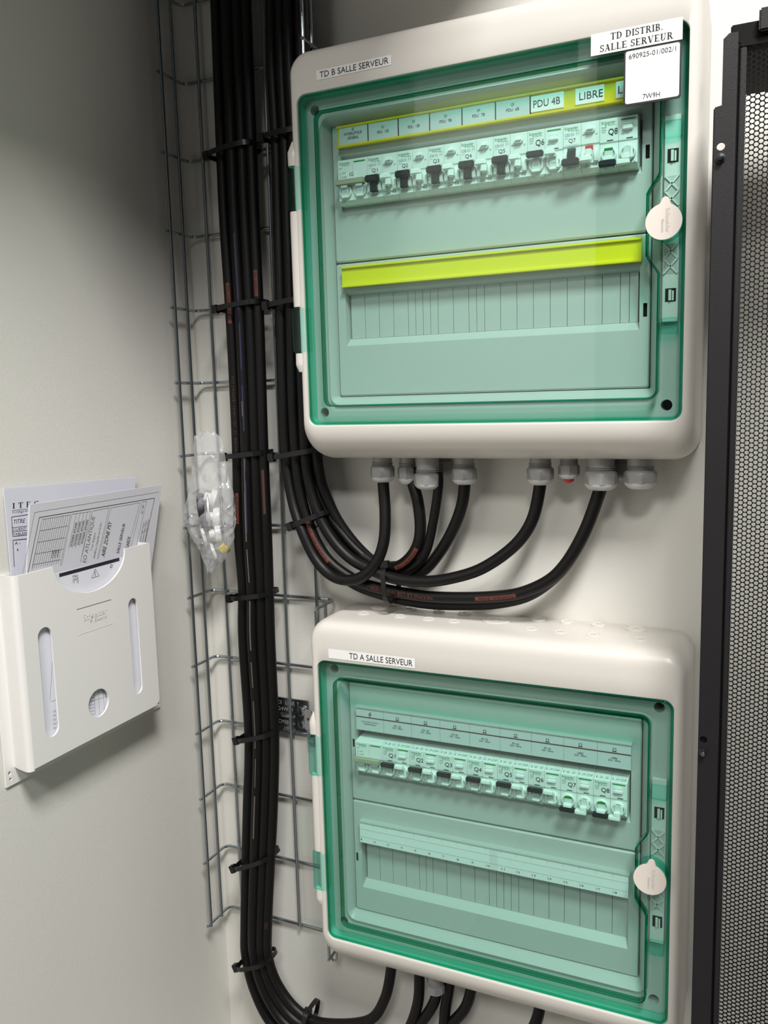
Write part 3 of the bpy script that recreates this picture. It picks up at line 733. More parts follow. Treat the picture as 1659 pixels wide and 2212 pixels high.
    if kind == 'IG':
        dial(9); dial(27)
        mb = MB(); bx(mb, -1.5, 33.5, -6.5, .4, -26.4, -20.8, BEIGE, .0008); bx(mb, 5, 13, -5, 0, -29, -25, MODG, .0003); bx(mb, 23, 31, -5, 0, -29, -25, MODG, .0003)
        mb.build('link_bar', root, o0)
    elif kind == 'B':
        dial(9); dial(27)
        # cover ear beside the right dial
        mb = MB(); bx(mb, 29.6, 32.0, -4.4, 0, -38, -26.5, MODW, .0008); mb.build('guard', root, o0)
        mb = MB(); bx(mb, 22.2, 31.6, -3.4, 0, -12.6, -8.4, MODW, .0008); bx(mb, 22.6, 31.2, -2.0, 0, -8.4, -6.0, MOD, .0006); mb.build('test_button', root, o0)
        if on:
            mb = MB(); bx(mb, .2, 17.2, -8.6, -2.4, -26.0, -20.6, BLKP, .0009); mb.build('lever', root, o0)
            mb = MB(); bx(mb, 18.2, 29.0, -8.0, -2.2, -26.0, -20.8, MODW, .0009); bx(mb, 22.8, 30.0, -5, 0, -28, -25, MODG, .0004); l2 = mb.build('residual_lever', root, o0)
        else:
            mb = MB(); bx(mb, 4.9, 13.1, -2.9, 1, -28.6, -26.4, DGRN, .0003); mb.build('off_flag', root, o0)
            mb = MB(); bx(mb, .2, 16.6, -8.6, -2.4, -43.4, -38.0, BLKP, .0009); bx(mb, 4.4, 13.6, -7.2, -2, -38.2, -34.4, MODW, .0006); mb.build('lever', root, o0)
            mb = MB(); bx(mb, 17.2, 29.6, -8.4, -2.4, -43.6, -38.6, MODW, .0009); bx(mb, 22.8, 29.6, -8.0, -2, -39, -34.0, MODW, .0006); mb.build('residual_lever', root, o0)
    else:
        for xc, kx in ((9, 0), (27, 18)):
            mb = MB()
            for a, b in ((kx + .8, kx + 4.8), (kx + 13.2, kx + 17.2)):
                sec = [(1.2, -24.5), (-2.2, -25.9), (-3.6, -30.5), (-2.2, -35.6), (1.2, -37)]
                mb.loft([[T(a, y, z) for y, z in sec], [T(b, y, z) for y, z in sec]], MOD, cap0=True, cap1=True)
            bx(mb, kx + 4.8, kx + 13.2, -.5, 2, -37, -24.5, MOD, .0002)
            mb.build('lever_housing', root, o0)
        mb = MB(); bx(mb, 22.2, 32.2, -5.4, .2, -10.2, -4.6, MODW, .0022); mb.build('test_button', root, o0)
        if on:
            mb = MB(); bx(mb, .3, 17.2, -9.6, -3.6, -27.4, -20.8, BLKP, .0012); bx(mb, 5.0, 13.0, -6.0, 0, -37.0, -25.5, BLKP, .0006)
            tx(mb, 'I  ON', 6.2, -34.5, 5.6, 1.8, DTEAL, -6.2); mb.build('lever', root, o0)
            mb = MB(); bx(mb, 17.8, 30.4, -9.0, -4.0, -26.8, -21.0, MODW, .0014); bx(mb, 24.0, 30.2, -8.0, -1, -33.2, -24, MODW, .0012); mb.build('residual_lever', root, o0)
        else:
            mb = MB(); bx(mb, 5.0, 13.0, -3.8, 0, -24.8, -22.2, DTEAL, .0003); bx(mb, 5.0, 13.0, -5.6, 0, -32.5, -24.9, BLKP, .0006)
            bx(mb, .3, 17.2, -10.2, -3.8, -38.8, -32.2, BLKP, .0012); mb.build('lever', root, o0)
            mb = MB(); bx(mb, 22.4, 29.8, -2.8, 0, -25.6, -21.8, REDS, .0003); r_ = mb.build('trip_flag', root, o0); r_['label'] = 'red flag'
            mb = MB(); bx(mb, 17.6, 29.6, -9.4, -4.2, -37.2, -31.2, MODW, .0014); bx(mb, 22.8, 29.6, -7.6, -1, -32, -25.6, MOD, .0010); mb.build('residual_lever', root, o0)
    return root
GB_U = 'circuit breakers in the upper board'; GB_L = 'circuit breakers in the lower board'
breaker('IG', 'pale main switch marked IG at the left of the upper board', PU, 0, .0114, 'IG', group=None, tall=48)
for i in range(1, 6):
    breaker('A', 'upper board breaker marked Q%d with black lever switched up' % i, PU, i, .0114, 'Q%d' % i, True, 'C32', GB_U, 48)
breaker('B', 'upper board breaker marked Q6 with short black lever switched up', PU, 6, .0114, 'Q6', True, 'C16', GB_U, 48)
breaker('A', 'upper board breaker marked Q7 with lever down and red flag', PU, 7, .0114, 'Q7', False, 'C32', GB_U, 48)
breaker('B', 'upper board breaker marked Q8 with lever down and green flag', PU, 8, .0114, 'Q8', False, 'C32', GB_U, 48)
breaker('IG', 'pale main switch with beige bar at the left of the lower board', PLo, 0, -.0175, None, group=None, tall=42)
for i in range(1, 9):
    st = 'black lever switched up' if i < 7 else 'black lever down and green flag'
    breaker('B', 'lower board breaker marked Q%d with %s' % (i, st), PLo, i, -.0175, 'Q%d' % i, i < 7, 'C16' if i == 6 else 'C32', GB_L, 42)

# ------------------------------------------------------------------ cable tray
TX = -0.2921; TY = 0.0075; TF = 0.054; TZ = 0.3953; TR = TX + 0.2025
tray = thing('cable_tray', 'zinc wire mesh cable tray running up the wall corner', 'cable tray', (TX, 0, TZ - 1.2))
torg = tray.location.copy()
def T3(x, d, z): return V((x, -d, z))
WR = 0.0022
def wire(pts, name, r=WR):
    mb = MB(); mb.tube(pts, r, ZINC, 8); return mb.build(name, tray, torg)
zt_top = TZ + 0.235; z_end = TZ - 1.2
cut_lo = TZ - 0.7; cut_hi = TZ - 0.018; TRT = TR + .0125     # right flange is cut away where the cables leave
for x, d_ in ((TX, TY + TF), (TX, TY + TF * .5), (TX + .027, TY)):
    wire([T3(x + (WR * 2 if d_ > TY + .001 else 0), d_ + (0 if d_ > TY + .001 else WR * 2), z_end), T3(x + (WR * 2 if d_ > TY + .001 else 0), d_ + (0 if d_ > TY + .001 else WR * 2), zt_top)], 'long_wire')
wire([T3(TX + .077, TY + WR * 2, z_end), T3(TX + .077, TY + WR * 2, zt_top)], 'long_wire')
wire(spline([T3(TX + .127, TY + WR * 2, z_end), T3(TX + .127, TY + WR * 2, TZ - .9), T3(TX + .128, TY + WR * 2, TZ - .4), T3(TX + .130, TY + WR * 2, TZ), T3(TX + .131, TY + WR * 2, zt_top)], 4), 'long_wire')
wire([T3(TX + .177, TY + WR * 2, z_end), T3(TX + .177, TY + WR * 2, zt_top)], 'long_wire')
for x, d_ in ((TR, TY + TF), (TR, TY + TF * .5)):
    wire([T3(x, d_, z_end), T3(x, d_, cut_lo + .002)], 'long_wire'); wire([T3(x + TRT - TR - (.003 if d_ < TY + .04 else 0), d_, cut_hi), T3(x + TRT - TR - (.003 if d_ < TY + .04 else 0), d_, zt_top)], 'long_wire')
for k in range(-2, 13):
    z = TZ - .1 * k; tr = TRT if k < 3 else TR; full = z > cut_hi or z <= cut_lo + .001
    pts = [T3(TX, TY + TF + .003, z), T3(TX, TY + .012, z)]
    for a in range(0, 91, 18):
        t = math.radians(a); pts.append(T3(TX + .010 - .010 * math.cos(t), TY + .010 - .010 * math.sin(t), z))
    if full:
        for a in range(0, 91, 18):
            t = math.radians(a); pts.append(T3(tr - .010 + .010 * math.sin(t), TY + .010 - .010 * math.cos(t), z))
        pts += [T3(tr, TY + .012, z), T3(tr, TY + TF + .003, z)]
    else: pts.append(T3(TR - .006, TY, z))
    wire(pts, 'cross_wire')
# bracket that holds the tray
br = thing('tray_bracket', 'stamped galvanised steel bracket beside the lower board', 'bracket', (-.165, 0, -.505))
bo = br.location.copy()
bc = [at(597, 1506, .010), at(664, 1514, .010), at(665, 1590, .010), at(597, 1578, .010)]
x0, x1, z0, z1 = -.1905, -.1385, -.5060, -.4560
Wb = lambda u, w_, d: V((u, -d, w_))
def slot(x, z, hw, r, n=8): return [(x + hw + r * math.cos(math.radians(-90 + 180 * i / n)), z + r * math.sin(math.radians(-90 + 180 * i / n))) for i in range(n + 1)] + [(x - hw + r * math.cos(math.radians(90 + 180 * i / n)), z + r * math.sin(math.radians(90 + 180 * i / n))) for i in range(n + 1)]
mb = MB(); mb.plate(rrect(x0, x1, z0, z1, .002), [slot(-.1735, -.4815, .0085, .0042)], Wb, .0068, .0045, STEEL)
for s, xa, wd, z, h in (('CE', -.1895, .008, -.4655, .0050), ('LCIE', -.1760, .0155, -.4655, .0055), ('T', -.1565, .003, -.4655, .0055), ('24W29', -.1875, .0235, -.4752, .0055), ('CM50', -.1885, .0160, -.4945, .0055), ('>', -.1640, .003, -.4945, .0035), ('AB1011', -.1855, .019, -.5020, .0028)):
    text(mb, s, Wb(xa, z, .0071), XX, ZZ, wd, h, EMB)
mb.build('plate', br, bo)
for z in (-.4720, -.4905):
    mb = MB(); mb.lathe((-.1480, -.0068, z), (0, -1, 0), [(0, .0088), (.0012, .0090), (.0016, .0072), (.0050, .0060), (.0056, .0035)], STEEL, 20)
    for a in (0, 1):
        mb.box((-.1480 - (.0026 if a else .0006), -.0131, z - (.0006 if a else .0026)), (-.1480 + (.0026 if a else .0006), -.0122, z + (.0006 if a else .0026)), DARKH)
    mb.build('screw', br, bo)
mb = MB(); mb.plate(rrect(-.1405, -.1290, -.4950, -.4660, .002), [slot(-.1345, -.4800, .0001, .0028)], Wb, .0150, .0132, GLAND)
mb.box((-.1385, -.0140, -.508), (-.1330, -.0070, -.492), STEEL); mb.box((-.1385, -.0150, -.5165), (-.1250, -.0020, -.5075), GLAND, .002)
mb.build('clip', br, bo)

# ------------------------------------------------------------------ unseen duct added above the view to shade the upper left
ot = thing('added_shade_duct', 'added unseen steel duct that shades the upper left corner', 'cable duct', (-.1, -.6, .66)); oo = ot.location.copy()
mb = MB(); mb.plate([(.06, -1.1), (.06, -.52), (.27, -.46), (.27, -.003), (-.304, -.003), (-.304, -1.1)], [], lambda a, b, t: V((a, b, t)), .643, .640, STEEL)  # outline and side branch shaped for the shade they cast
for a, b in (((-.295, -1.1), (-.295, -.085)), ((.059, -1.1), (.059, -.52)), ((.059, -.52), (.269, -.46)), ((.269, -.46), (.269, -.085))):
    mb.loft([[V((a[0], a[1], .64)), V((a[0], a[1], .70)), V((a[0] + .002, a[1], .70)), V((a[0] + .002, a[1], .64))], [V((b[0], b[1], .64)), V((b[0], b[1], .70)), V((b[0] + .002, b[1], .70)), V((b[0] + .002, b[1], .64))]], STEEL, cap0=True, cap1=True, smooth=False)
mb.build('duct', ot, oo)
for x, y in ((-.2, -1.0), (-.2, -.2), (.04, -1.0), (.20, -.2)):  # rods added to hang the shading duct
    mb = MB(); mb.cyl((x, y, .64), (x, y, 2.0), .004, STEEL, 10); mb.build('added_hanger_rod', ot, oo)

# ------------------------------------------------------------------ cables
CR = 0.0073
def cable(keys, label, group, r=CR, n=8, name='power_cable'):
    pts = spline(keys, n); mb = MB(); mb.tube(pts, r, CABLE, 14)
    o = mb.build(name, None, pts[-1]); tag(o, label, 'cable', group); return o, pts
def print_on(o, pts, i0, i1, r, side, mt, s=None, wd=.006, smt=INK):
    """printed patch following a cable between path indices, on the side facing `side`"""
    mb = MB(); rows = []; P0 = o.location
    i0, i1 = min(i0, i1), max(i0, i1)
    if i1 - i0 < 1: i1 = i0 + 1
    seg = pts[i0:i1 + 1]
    for k, p in enumerate(seg):
        t = (seg[min(k + 1, len(seg) - 1)] - seg[max(k - 1, 0)]).normalized()
        nrm = (V(side) - t * V(side).dot(t)).normalized(); b = t.cross(nrm)
        rows.append([p + (nrm * math.cos(a) + b * math.sin(a)) * (r + .0003) for a in [(-.5 + j / 4) * wd / r for j in range(5)]])
    if mt:
        vs = [q for rw in rows for q in rw]
        mb.add(vs, [[i * 5 + j, (i + 1) * 5 + j, (i + 1) * 5 + j + 1, i * 5 + j + 1] for i in range(len(rows) - 1) for j in range(4)], mt, True)
    if s:
        g, ff, a0, b0 = glyphs(s); vs = []
        L = len(seg) - 1
        for a, bb in g:
            f_ = min((1 - a) * .86 + .07, .999) * L; i = max(0, min(int(f_), L - 1)); f_ -= i
            p = seg[i].lerp(seg[i + 1], f_); t = (seg[i + 1] - seg[i]).normalized()
            nrm = (V(side) - t * V(side).dot(t)).normalized(); b = t.cross(nrm); an = (bb - .5) * .62 * wd / r
            vs.append(p + (nrm * math.cos(an) + b * math.sin(an)) * (r + .0006))
        mb.add(vs, ff, smt)
    q = mb.build('printed_marking', o, P0, autosmooth=0); return q
VIEW = (0.35, -1, 0)
# left bundle: goes down behind the lower board and comes up into its glands
EL = [(-40, 456, 541), (0, 456, 541), (300, 467, 553), (480, 475, 560), (700, 490, 569), (960, 503, 577), (1150, 506, 586), (1270, 516, 589), (1380, 516, 593), (1590, 530, 601), (1750, 526, 598), (1860, 524, 592), (2000, 522, 585)]
BEND = [((525, 2062), (585, 2066)), ((542, 2137), (606, 2125)), ((578, 2212), (648, 2178)), ((640, 2270), (700, 2203)), ((720, 2300), (775, 2216))]
endsL = [[(792, 2206), (831, 2158), (846, 2085)], [(840, 2290), (880, 2230), (903, 2165), (906, 2095)], [(830, 2310), (885, 2240), (930, 2180), (945, 2138)], [(900, 2330), (952, 2240), (962, 2180), (972, 2118)], [(900, 2320), (960, 2230), (1003, 2180), (1018, 2135)], [(1020, 2330), (1110, 2290), (1150, 2225), (1165, 2182)]]
GLc = 'black cables of the left bundle'
fr = [(.875, .052), (.64, .056), (.38, .060), (.125, .050), (.50, .036), (.27, .034)]
labL = ['rightmost black cable of the left bundle', 'third black cable from the left in the left bundle', 'shiny black cable with blue dashes in the left bundle', 'leftmost black cable of the left bundle', 'black cable at the back middle of the left bundle', 'black cable at the back left of the left bundle']
exitL = ['leading to the first lower gland', 'leading to the second lower gland', 'leading to the white lower gland', 'leading to the fourth lower gland', 'leading to the fifth lower gland', 'leading to the rightmost lower gland']
for c in range(6):
    f_, d_ = fr[c]; keys = [at(l + (r - l) * f_, y, d_) for y, l, r in EL]
    keys.insert(0, keys[0] + V((0, 0, .09)))
    fb = 1 - c / 5.0 if c < 4 else (.45 if c == 4 else .2)
    fb = [.9, .65, .4, .1, .5, .25][c]
    for (a, b) in BEND: keys.append(at(a[0] + (b[0] - a[0]) * fb, a[1] + (b[1] - a[1]) * fb, d_ - .004))
    if c == 0: keys = keys[:-1] 
    for px, py in endsL[c]: keys.append(at(px, py, .050))
    keys.append(V((keys[-1].x, keys[-1].y, keys[-1].z + .02)))
    o, pts = cable(keys, labL[c] + ', ' + exitL[c], GLc)
    def idx(y):
        return min(range(len(pts) // 2 + 20), key=lambda i: abs(pts[i].z - at(530, y, d_).z))
    if c == 0:
        print_on(o, pts, idx(575), idx(640), CR, VIEW, ORNG, 'TITANEX  3G6', .0045); print_on(o, pts, idx(1018), idx(1100), CR, VIEW, DORNG, None, .0035)
        print_on(o, pts, idx(2040), idx(2066), CR, VIEW, ORNG, None, .0045); print_on(o, pts, idx(2080), idx(2112), CR, VIEW, ORNG, 'TITANEX', .0045)
    if c == 3: pass
    if c == 2:
        for y in range(500, 900, 26): print_on(o, pts, idx(y), max(idx(y) + 1, idx(y + 22)), CR, VIEW, BLUP, None, .0016)
        SC = mat('scuffed_rubber', (92, 84, 80), 0.5) if 'scuffed_rubber' not in bpy.data.materials else bpy.data.materials['scuffed_rubber']
        for y, hgt, wd in ((1000, 60, .0012), (1075, 90, .0018), (1190, 70, .0015), (1290, 110, .0020), (1420, 70, .0016), (1500, 100, .0014), (1640, 60, .0012), (1710, 90, .0018), (850, 60, .0013)):
            print_on(o, pts, idx(y), idx(y + hgt), CR, (VIEW[0] - .25 + .08 * math.sin(y), -1, 0), SC, None, wd).name = 'scuff_mark'
        for y in range(985, 1130, 20): print_on(o, pts, idx(y), idx(y) + 1, CR, VIEW, BLUP, None, .0014)
    if c == 5 or c == 3:
        i0 = idx(780); i1 = idx(985)
        if c == 3:
            print_on(o, pts, idx(615), idx(700), CR, VIEW, ORNG, 'TITANEX  90\u00b0C  3G6', .0048)
            print_on(o, pts, i0, i1, CR, VIEW, None, 'NEXANS  CE  USE <HAR> H07RN-F 3G6', .0060, DORNG)
            print_on(o, pts, idx(1055), idx(1130), CR, VIEW, ORNG, 'TITANEX', .0042)
# right bundle: curves under the upper board into its glands
GRc = 'black cables of the right bundle'
def R(keys, label, r=CR, top=None):
    k = [at(*q) for q in keys]; k.insert(0, k[0] + V((0, 0, .09)))
    k.append(V((k[-1].x, k[-1].y, k[-1].z + .018)))
    return cable(k, label, GRc, r)
c1, p1 = R([(585, -20, .050), (588, 150, .050), (597, 310, .050), (602, 500, .050), (607, 680, .050), (611, 850, .050), (617, 985, .050), (632, 1080, .054), (652, 1144, .060), (680, 1204, .062), (712, 1240, .064), (747, 1253, .066), (782, 1246, .066), (812, 1216, .062), (829, 1170, .056), (832, 1110, .050), (828, 1045, .045)], 'black cable looping up to the first upper gland')
c2, p2 = R([(605, -20, .052), (608, 150, .052), (616, 310, .052), (622, 500, .052), (628, 680, .052), (632, 850, .052), (639, 985, .052), (650, 1070, .052), (668, 1134, .052), (692, 1185, .052), (722, 1222, .052), (775, 1256, .050), (836, 1274, .050), (920, 1288, .050), (1000, 1291, .050), (1077, 1288, .050), (1130, 1279, .050), (1185, 1254, .050), (1222, 1218, .050), (1256, 1162, .050), (1280, 1105, .050), (1297, 1050, .050)], 'black cable with orange markings swinging to the big right upper gland', .0072)
print_on(c2, p2, nearest(p2, 664, 1130), nearest(p2, 712, 1212), .0072, VIEW, ORNG, 'TITANEX 90\u00b0C 3G6', .0050)
print_on(c2, p2, nearest(p2, 790, 1262), nearest(p2, 950, 1290), .0072, VIEW, None, 'NEXANS CE USE <HAR> H07RN-F', .0066, ORNG)
print_on(c2, p2, nearest(p2, 1034, 1291), nearest(p2, 1118, 1282), .0072, VIEW, ORNG, 'TITANEX 3G6', .0046)
R([(596, -20, .036), (602, 310, .036), (612, 680, .036), (622, 985, .036), (645, 1110, .034), (690, 1200, .032), (760, 1258, .030), (836, 1287, .028), (920, 1303, .026), (1000, 1306, .026), (1077, 1302, .026), (1146, 1284, .026), (1205, 1240, .026), (1244, 1186, .027), (1272, 1128, .028), (1294, 1066, .028), (1306, 1030, .028)], 'lowest black cable hidden behind the marked one')
c3, p3 = R([(622, -20, .056), (626, 150, .056), (635, 310, .056), (641, 500, .056), (648, 700, .056), (654, 850, .056), (660, 985, .056), (672, 1060, .056), (692, 1120, .056), (722, 1170, .056), (757, 1206, .056), (796, 1228, .057), (850, 1249, .058), (915, 1256, .058), (975, 1249, .056), (1043, 1227, .052), (1112, 1178, .048), (1150, 1122, .046), (1167, 1046, .045)], 'black cable curving to the fifth upper gland', .0072)
c4, p4 = R([(615, -20, .034), (626, 310, .034), (640, 680, .034), (655, 985, .034), (690, 1090, .034), (735, 1160, .036), (790, 1205, .040), (826, 1222, .042), (858, 1224, .044), (886, 1204, .044), (904, 1172, .044), (908, 1132, .042), (902, 1080, .040), (891, 1040, .036)], 'black cable with orange marking bending to the second upper gland')
print_on(c4, p4, nearest(p4, 858, 1224), nearest(p4, 903, 1180), CR, VIEW, ORNG, 'TITANEX 90\u00b0C 3G6', .0052)
R([(634, -20, .044), (642, 310, .044), (652, 680, .044), (668, 985, .044), (700, 1090, .044), (745, 1160, .042), (800, 1212, .040), (850, 1234, .038), (890, 1228, .040), (920, 1192, .044), (937, 1120, .048), (947, 1052, .050)], 'black cable rising to the third large upper gland', .0058)
R([(646, -20, .052), (654, 310, .052), (664, 680, .052), (684, 985, .050), (712, 1090, .044), (758, 1165, .036), (815, 1220, .028), (870, 1244, .028), (915, 1232, .032), (952, 1190, .036), (980, 1140, .040), (998, 1090, .042), (1004, 1044, .042)], 'black cable rising to the fourth upper gland')

# ------------------------------------------------------------------ cable ties
GT1 = 'cable ties on the left bundle'; GT2 = 'cable ties on the right bundle'
def tie(pa, pb, d0, d1, label, group, wd=.0064, head='a'):
    """band round a bundle between two edge pixels"""
    a = at(*pa, (d0 + d1) / 2); b = at(*pb, (d0 + d1) / 2); c = (a + b) / 2; ax = (b - a) / 2; hd = (d1 - d0) / 2
    up = ax.cross(YY).normalized()
    if up.z < 0 and abs(up.z) > .3: up = -up
    n = 28; L = []
    for off, g in ((wd / 2, 0), (-wd / 2, 0)):
        for gr in (.0, .0011):
            L.append([c + ax * (math.copysign(abs(math.cos(t)) ** .6, math.cos(t))) * (1 + gr / ax.length) + V((0, -1, 0)) * (math.copysign(abs(math.sin(t)) ** .6, math.sin(t)) * (hd + gr)) + up * off for t in [2 * math.pi * i / n for i in range(n)]])
    mb = MB(); mb.loft([L[0], L[1], L[3], L[2], L[0]], TIE)
    root = mb.build('cable_tie', None, c); tag(root, label, 'cable tie', group)
    mb = MB(); hp = a if head == 'a' else b
    hx = ax.normalized(); Mx = Matrix((hx, YY, up)).transposed().to_4x4(); Mx.translation = hp + V((0, -hd * .6, 0)) - hx * .001
    mb.box((-.0045, -.0040, -.0056), (.0045, .0040, .0056), TIE, .0008, X=Mx)
    mb.build('head', root, c); return root
for y, xa, xb, ya, yb, w_ in ((335, 461, 556, 342, 312, 'level with the upper breakers'), (660, 479, 572, 670, 652, 'level with the blanking strip'), (983, 496, 580, 986, 976, 'level with the bottom of the upper board'), (1285, 509, 592, 1288, 1278, 'above the lower board'), (1590, 523, 603, 1592, 1575, 'beside the steel bracket'), (1862, 516, 594, 1866, 1842, 'beside the numbered strip'), (2075, 522, 588, 2078, 2066, 'where the bundle starts to bend')):
    tie((xa, ya), (xb, yb), .024, .068, 'black cable tie on the left bundle ' + w_, GT1)
tie((668, 2214), (674, 2172), .024, .066, 'black cable tie at the bottom edge where the bundle turns', GT1, head='b')
for xa, xb, ya, yb, w_ in ((578, 660, 303, 284, 'level with the upper breakers'), (586, 676, 662, 645, 'beside the upper blanking strip'), (598, 695, 987, 970, 'beside the lower corner of the upper board'), (638, 712, 1134, 1104, 'where the cables start to curve')):
    tie((xa, ya), (xb, yb), .028, .066, 'black cable tie on the right bundle ' + w_, GT2)
tie((841, 1216), (848, 1299), .022, .068, 'upright black cable tie around the curved cables under the upper board', GT2, head='a')

# ------------------------------------------------------------------ plastic bag with spare gland parts
bag = thing('plastic_bag', 'clear plastic bag of white spare parts hung on the tray', 'bag', at(450, 1235, .06)); bo = bag.location.copy()
prof = [(936, 432, 462), (945, 420, 475), (965, 418, 482), (985, 421, 485), (1010, 416, 488), (1040, 413, 494), (1070, 406, 503), (1100, 400, 507), (1118, 396, 508), (1140, 405, 505), (1160, 416, 502), (1180, 428, 497), (1200, 436, 488), (1218, 444, 470), (1236, 449, 455)]
mb = MB(); loops = []; n = 22; rnd = random.Random(11)
prof2 = []
for a, b in zip(prof, prof[1:]): prof2 += [a, tuple((x + y) / 2 for x, y in zip(a, b))]
prof2.append(prof[-1])
for j, (y, l, r) in enumerate(prof2):
    f_ = j / (len(prof2) - 1)
    cx = (l + r) / 2; hw = (r - l) / 2 / 1450.0; th = .003 + .017 * math.sin(math.pi * max(0, f_ - .15) / .85) ** 1.2
    c = at(cx, y, .066); L = []
    for i in range(n):
        t = 2 * math.pi * i / n; rr = 1 + rnd.uniform(-.38, .16) * (1 if i % 2 else .4)
        L.append(c + V((math.cos(t) * hw * 1.12 * (1 + rnd.uniform(-.07, .03)), -math.sin(t) * th * rr, rnd.uniform(-.0035, .0035))))
    loops.append(L)
mb.loft(loops, BAGM, smooth=False); mb.build('bag_film', bag, bo, autosmooth=0)
mb = MB(); ridge = [at(x, y, d_) for x, y, d_ in ((476, 1066, .084), (478, 1090, .086), (480, 1116, .086), (484, 1134, .085), (489, 1136, .084), (492, 1118, .083))]
mb.tube(spline(ridge, 5), .0006, BAGM, 6); mb.build('bag_fold', bag, bo)
SA = V((.78, .58, -.08))
def sparepart(px, py, r, h, ax, mt, name, label, d=.066, stub=True):
    p = at(px, py, d); mb = MB(); ax = V(ax).normalized(); q = p - ax * h / 2
    mb.lathe(q, ax, [(0, r * .94), (h * .1, r), (h * .85, r), (h, r * .90), (h, r * .6)], mt, 24)
    if stub: mb.lathe(q - ax * h * .9, ax, [(0, r * .52), (h, r * .52)], mt, 18)
    o = mb.build(name, None, p); return tag(o, label, 'spare part', 'spare gland parts in the plastic bag')
sparepart(459, 1078, .0135, .0085, (.72, .55, -.32), MODW, 'gland_nut', 'uppermost white gland nut in the clear bag')
sparepart(467, 1117, .0132, .0095, SA, MODW, 'gland_nut', 'middle white gland nut in the clear bag')
sparepart(471, 1152, .0132, .0085, (.76, .58, .10), MODW, 'gland_nut', 'lower white gland nut in the clear bag')
sparepart(441, 1156, .0150, .0045, (.78, .56, .22), MODW, 'gland_washer', 'white washer at the lower left of the clear bag', .066, False)
sparepart(463, 1192, .0140, .0045, (.74, .56, .30), MODW, 'gland_washer', 'white washer at the bottom of the clear bag', .064, False)
sparepart(437, 1102, .0235, .0090, (.80, .52, .10), DRK, 'rubber_seal', 'dark rubber seal in the clear bag', .066, False)
sparepart(451, 1104, .0260, .0030, (.80, .56, .02), GLANDL, 'gland_washer', 'large pale washer against the dark seal in the clear bag', .066, False)
p = at(478, 1192, .066); mb = MB(); mb.lathe(p, (.5, .4, .6), [(0, .0055), (.009, .0080), (.011, .0080)], YELP, 14)
o = mb.build('gland_plug', None, p); tag(o, 'yellow plug at the bottom of the clear bag', 'spare part', 'spare gland parts in the plastic bag')

# ------------------------------------------------------------------ document holder on the left wall
DXF = -0.2720
dh = thing('document_holder', 'white plastic document holder on the left wall', 'holder', (XL, -.27, -.444)); do = dh.location.copy()
# coordinates: a = -y (towards the camera), b = z, t = distance from the wall
H = lambda a, b, t: V((XL + t, -a, b))
ya, yb = .1620, .3770; zb_, zt_ = -.4220, -.2078
tF = DXF - XL
rim = [(ya, zt_)] + [(.2074, zt_)]
cu = []
for i in range(1, 20):
    t = math.pi * i / 20; cu.append((.2655 - .0580 * math.cos(t), zt_ - .0405 * math.sin(t)))
top = [(ya, zt_)] + [(.2075, zt_)] + cu + [(.3235, zt_)] + [(yb, zt_)]
yf = yb - .0055; top = top[:-1] + [(yf, zt_)]
outer = top + [(yf, zb_), (ya + .006, zb_), (ya, zb_ + .006)]
def vslot(a, b0, b1, r, n=8): return [(a + r * math.cos(math.radians(180 * i / n)), b1 - r + r * math.sin(math.radians(180 * i / n))) for i in range(n + 1)] + [(a + r * math.cos(math.radians(180 + 180 * i / n)), b0 + r + r * math.sin(math.radians(180 + 180 * i / n))) for i in range(n + 1)]
holes = [vslot(.3425, -.3960, -.2712, .0098), vslot(.2005, -.3950, -.2715, .0080), circle(.2700, -.3828, .0168, 28)]
mb = MB()
mb.plate(outer, holes, lambda a, b, t: H(a, b, t), tF, tF - .0022, HOLD)
# sides, bottom and mounting plate
mb.plate([(.1230, -.4445), (.3820, -.4445), (.3820, -.2110), (.1230, -.2110)], [circle(.3765, -.4300, .0022, 12), circle(.3760, -.4370, .0018, 12)], H, .0028, .0006, HOLD)
side = [(yf, tF), (yb - .0022, tF - .0008), (yb - .0004, tF - .0030), (yb - .0002, tF - .0070), (.3725, .0120), (.3690, .0028)]
sec = side + [(a - .0022, max(t - .0016, .0028)) for a, t in side[::-1]]
mb.loft([[H(a, zb_ - .002 - .002 * (1 - t / tF), t) for a, t in sec], [H(a, zt_ - .001 * (1 - t / tF), t) for a, t in sec]], HOLD, cap0=True, cap1=True)
mb.box(H(ya, zb_ - .001, .002), H(.3690, zb_ + .0012, tF - .001), HOLD)
mb.box(H(ya, zb_, .002), H(ya + .0022, zt_, tF - .001), HOLD)
# mark panel and logo drawn flat, relief painted as shaded and lit lines
c = [(.2375, -.2645), (.2937, -.2632), (.2941, -.2932), (.2388, -.2940)]
for a, b, mt in ((0, 1, GINK), (1, 2, HOLD), (2, 3, WHT), (3, 0, HOLD)):
    line(mb, H(c[a][0], c[a][1], tF + .0003), H(c[b][0], c[b][1], tF + .0003), (1, 0, 0), .0006, mt)
LX = V((0, 1, 0))
for dd, mt in ((.0000, GINK), (.0004, WHT)):  # greyer copy under the offset one paints the logo's relief shade
    logo(mb, H(.2845 + dd, -.2795 + dd, tF + .0003 + dd * .3), LX, ZZ, .0380, HOLD if mt is WHT else PAPG)
body = mb.build('holder_body', dh, do)
# papers in the holder
def sheet(poly, xs, mt, name, label, group=None, thick=.0006):
    return None
def paper(pts, mt, thick=.0012):
    mb = MB(); p = [V(q) for q in pts]; n = V((1, 0, 0)) * thick
    mb.add(p + [q - n for q in p], [[0, 1, 2, 3], [7, 6, 5, 4], [0, 4, 5, 1], [1, 5, 6, 2], [2, 6, 7, 3], [3, 7, 4, 0]], mt)
    return mb
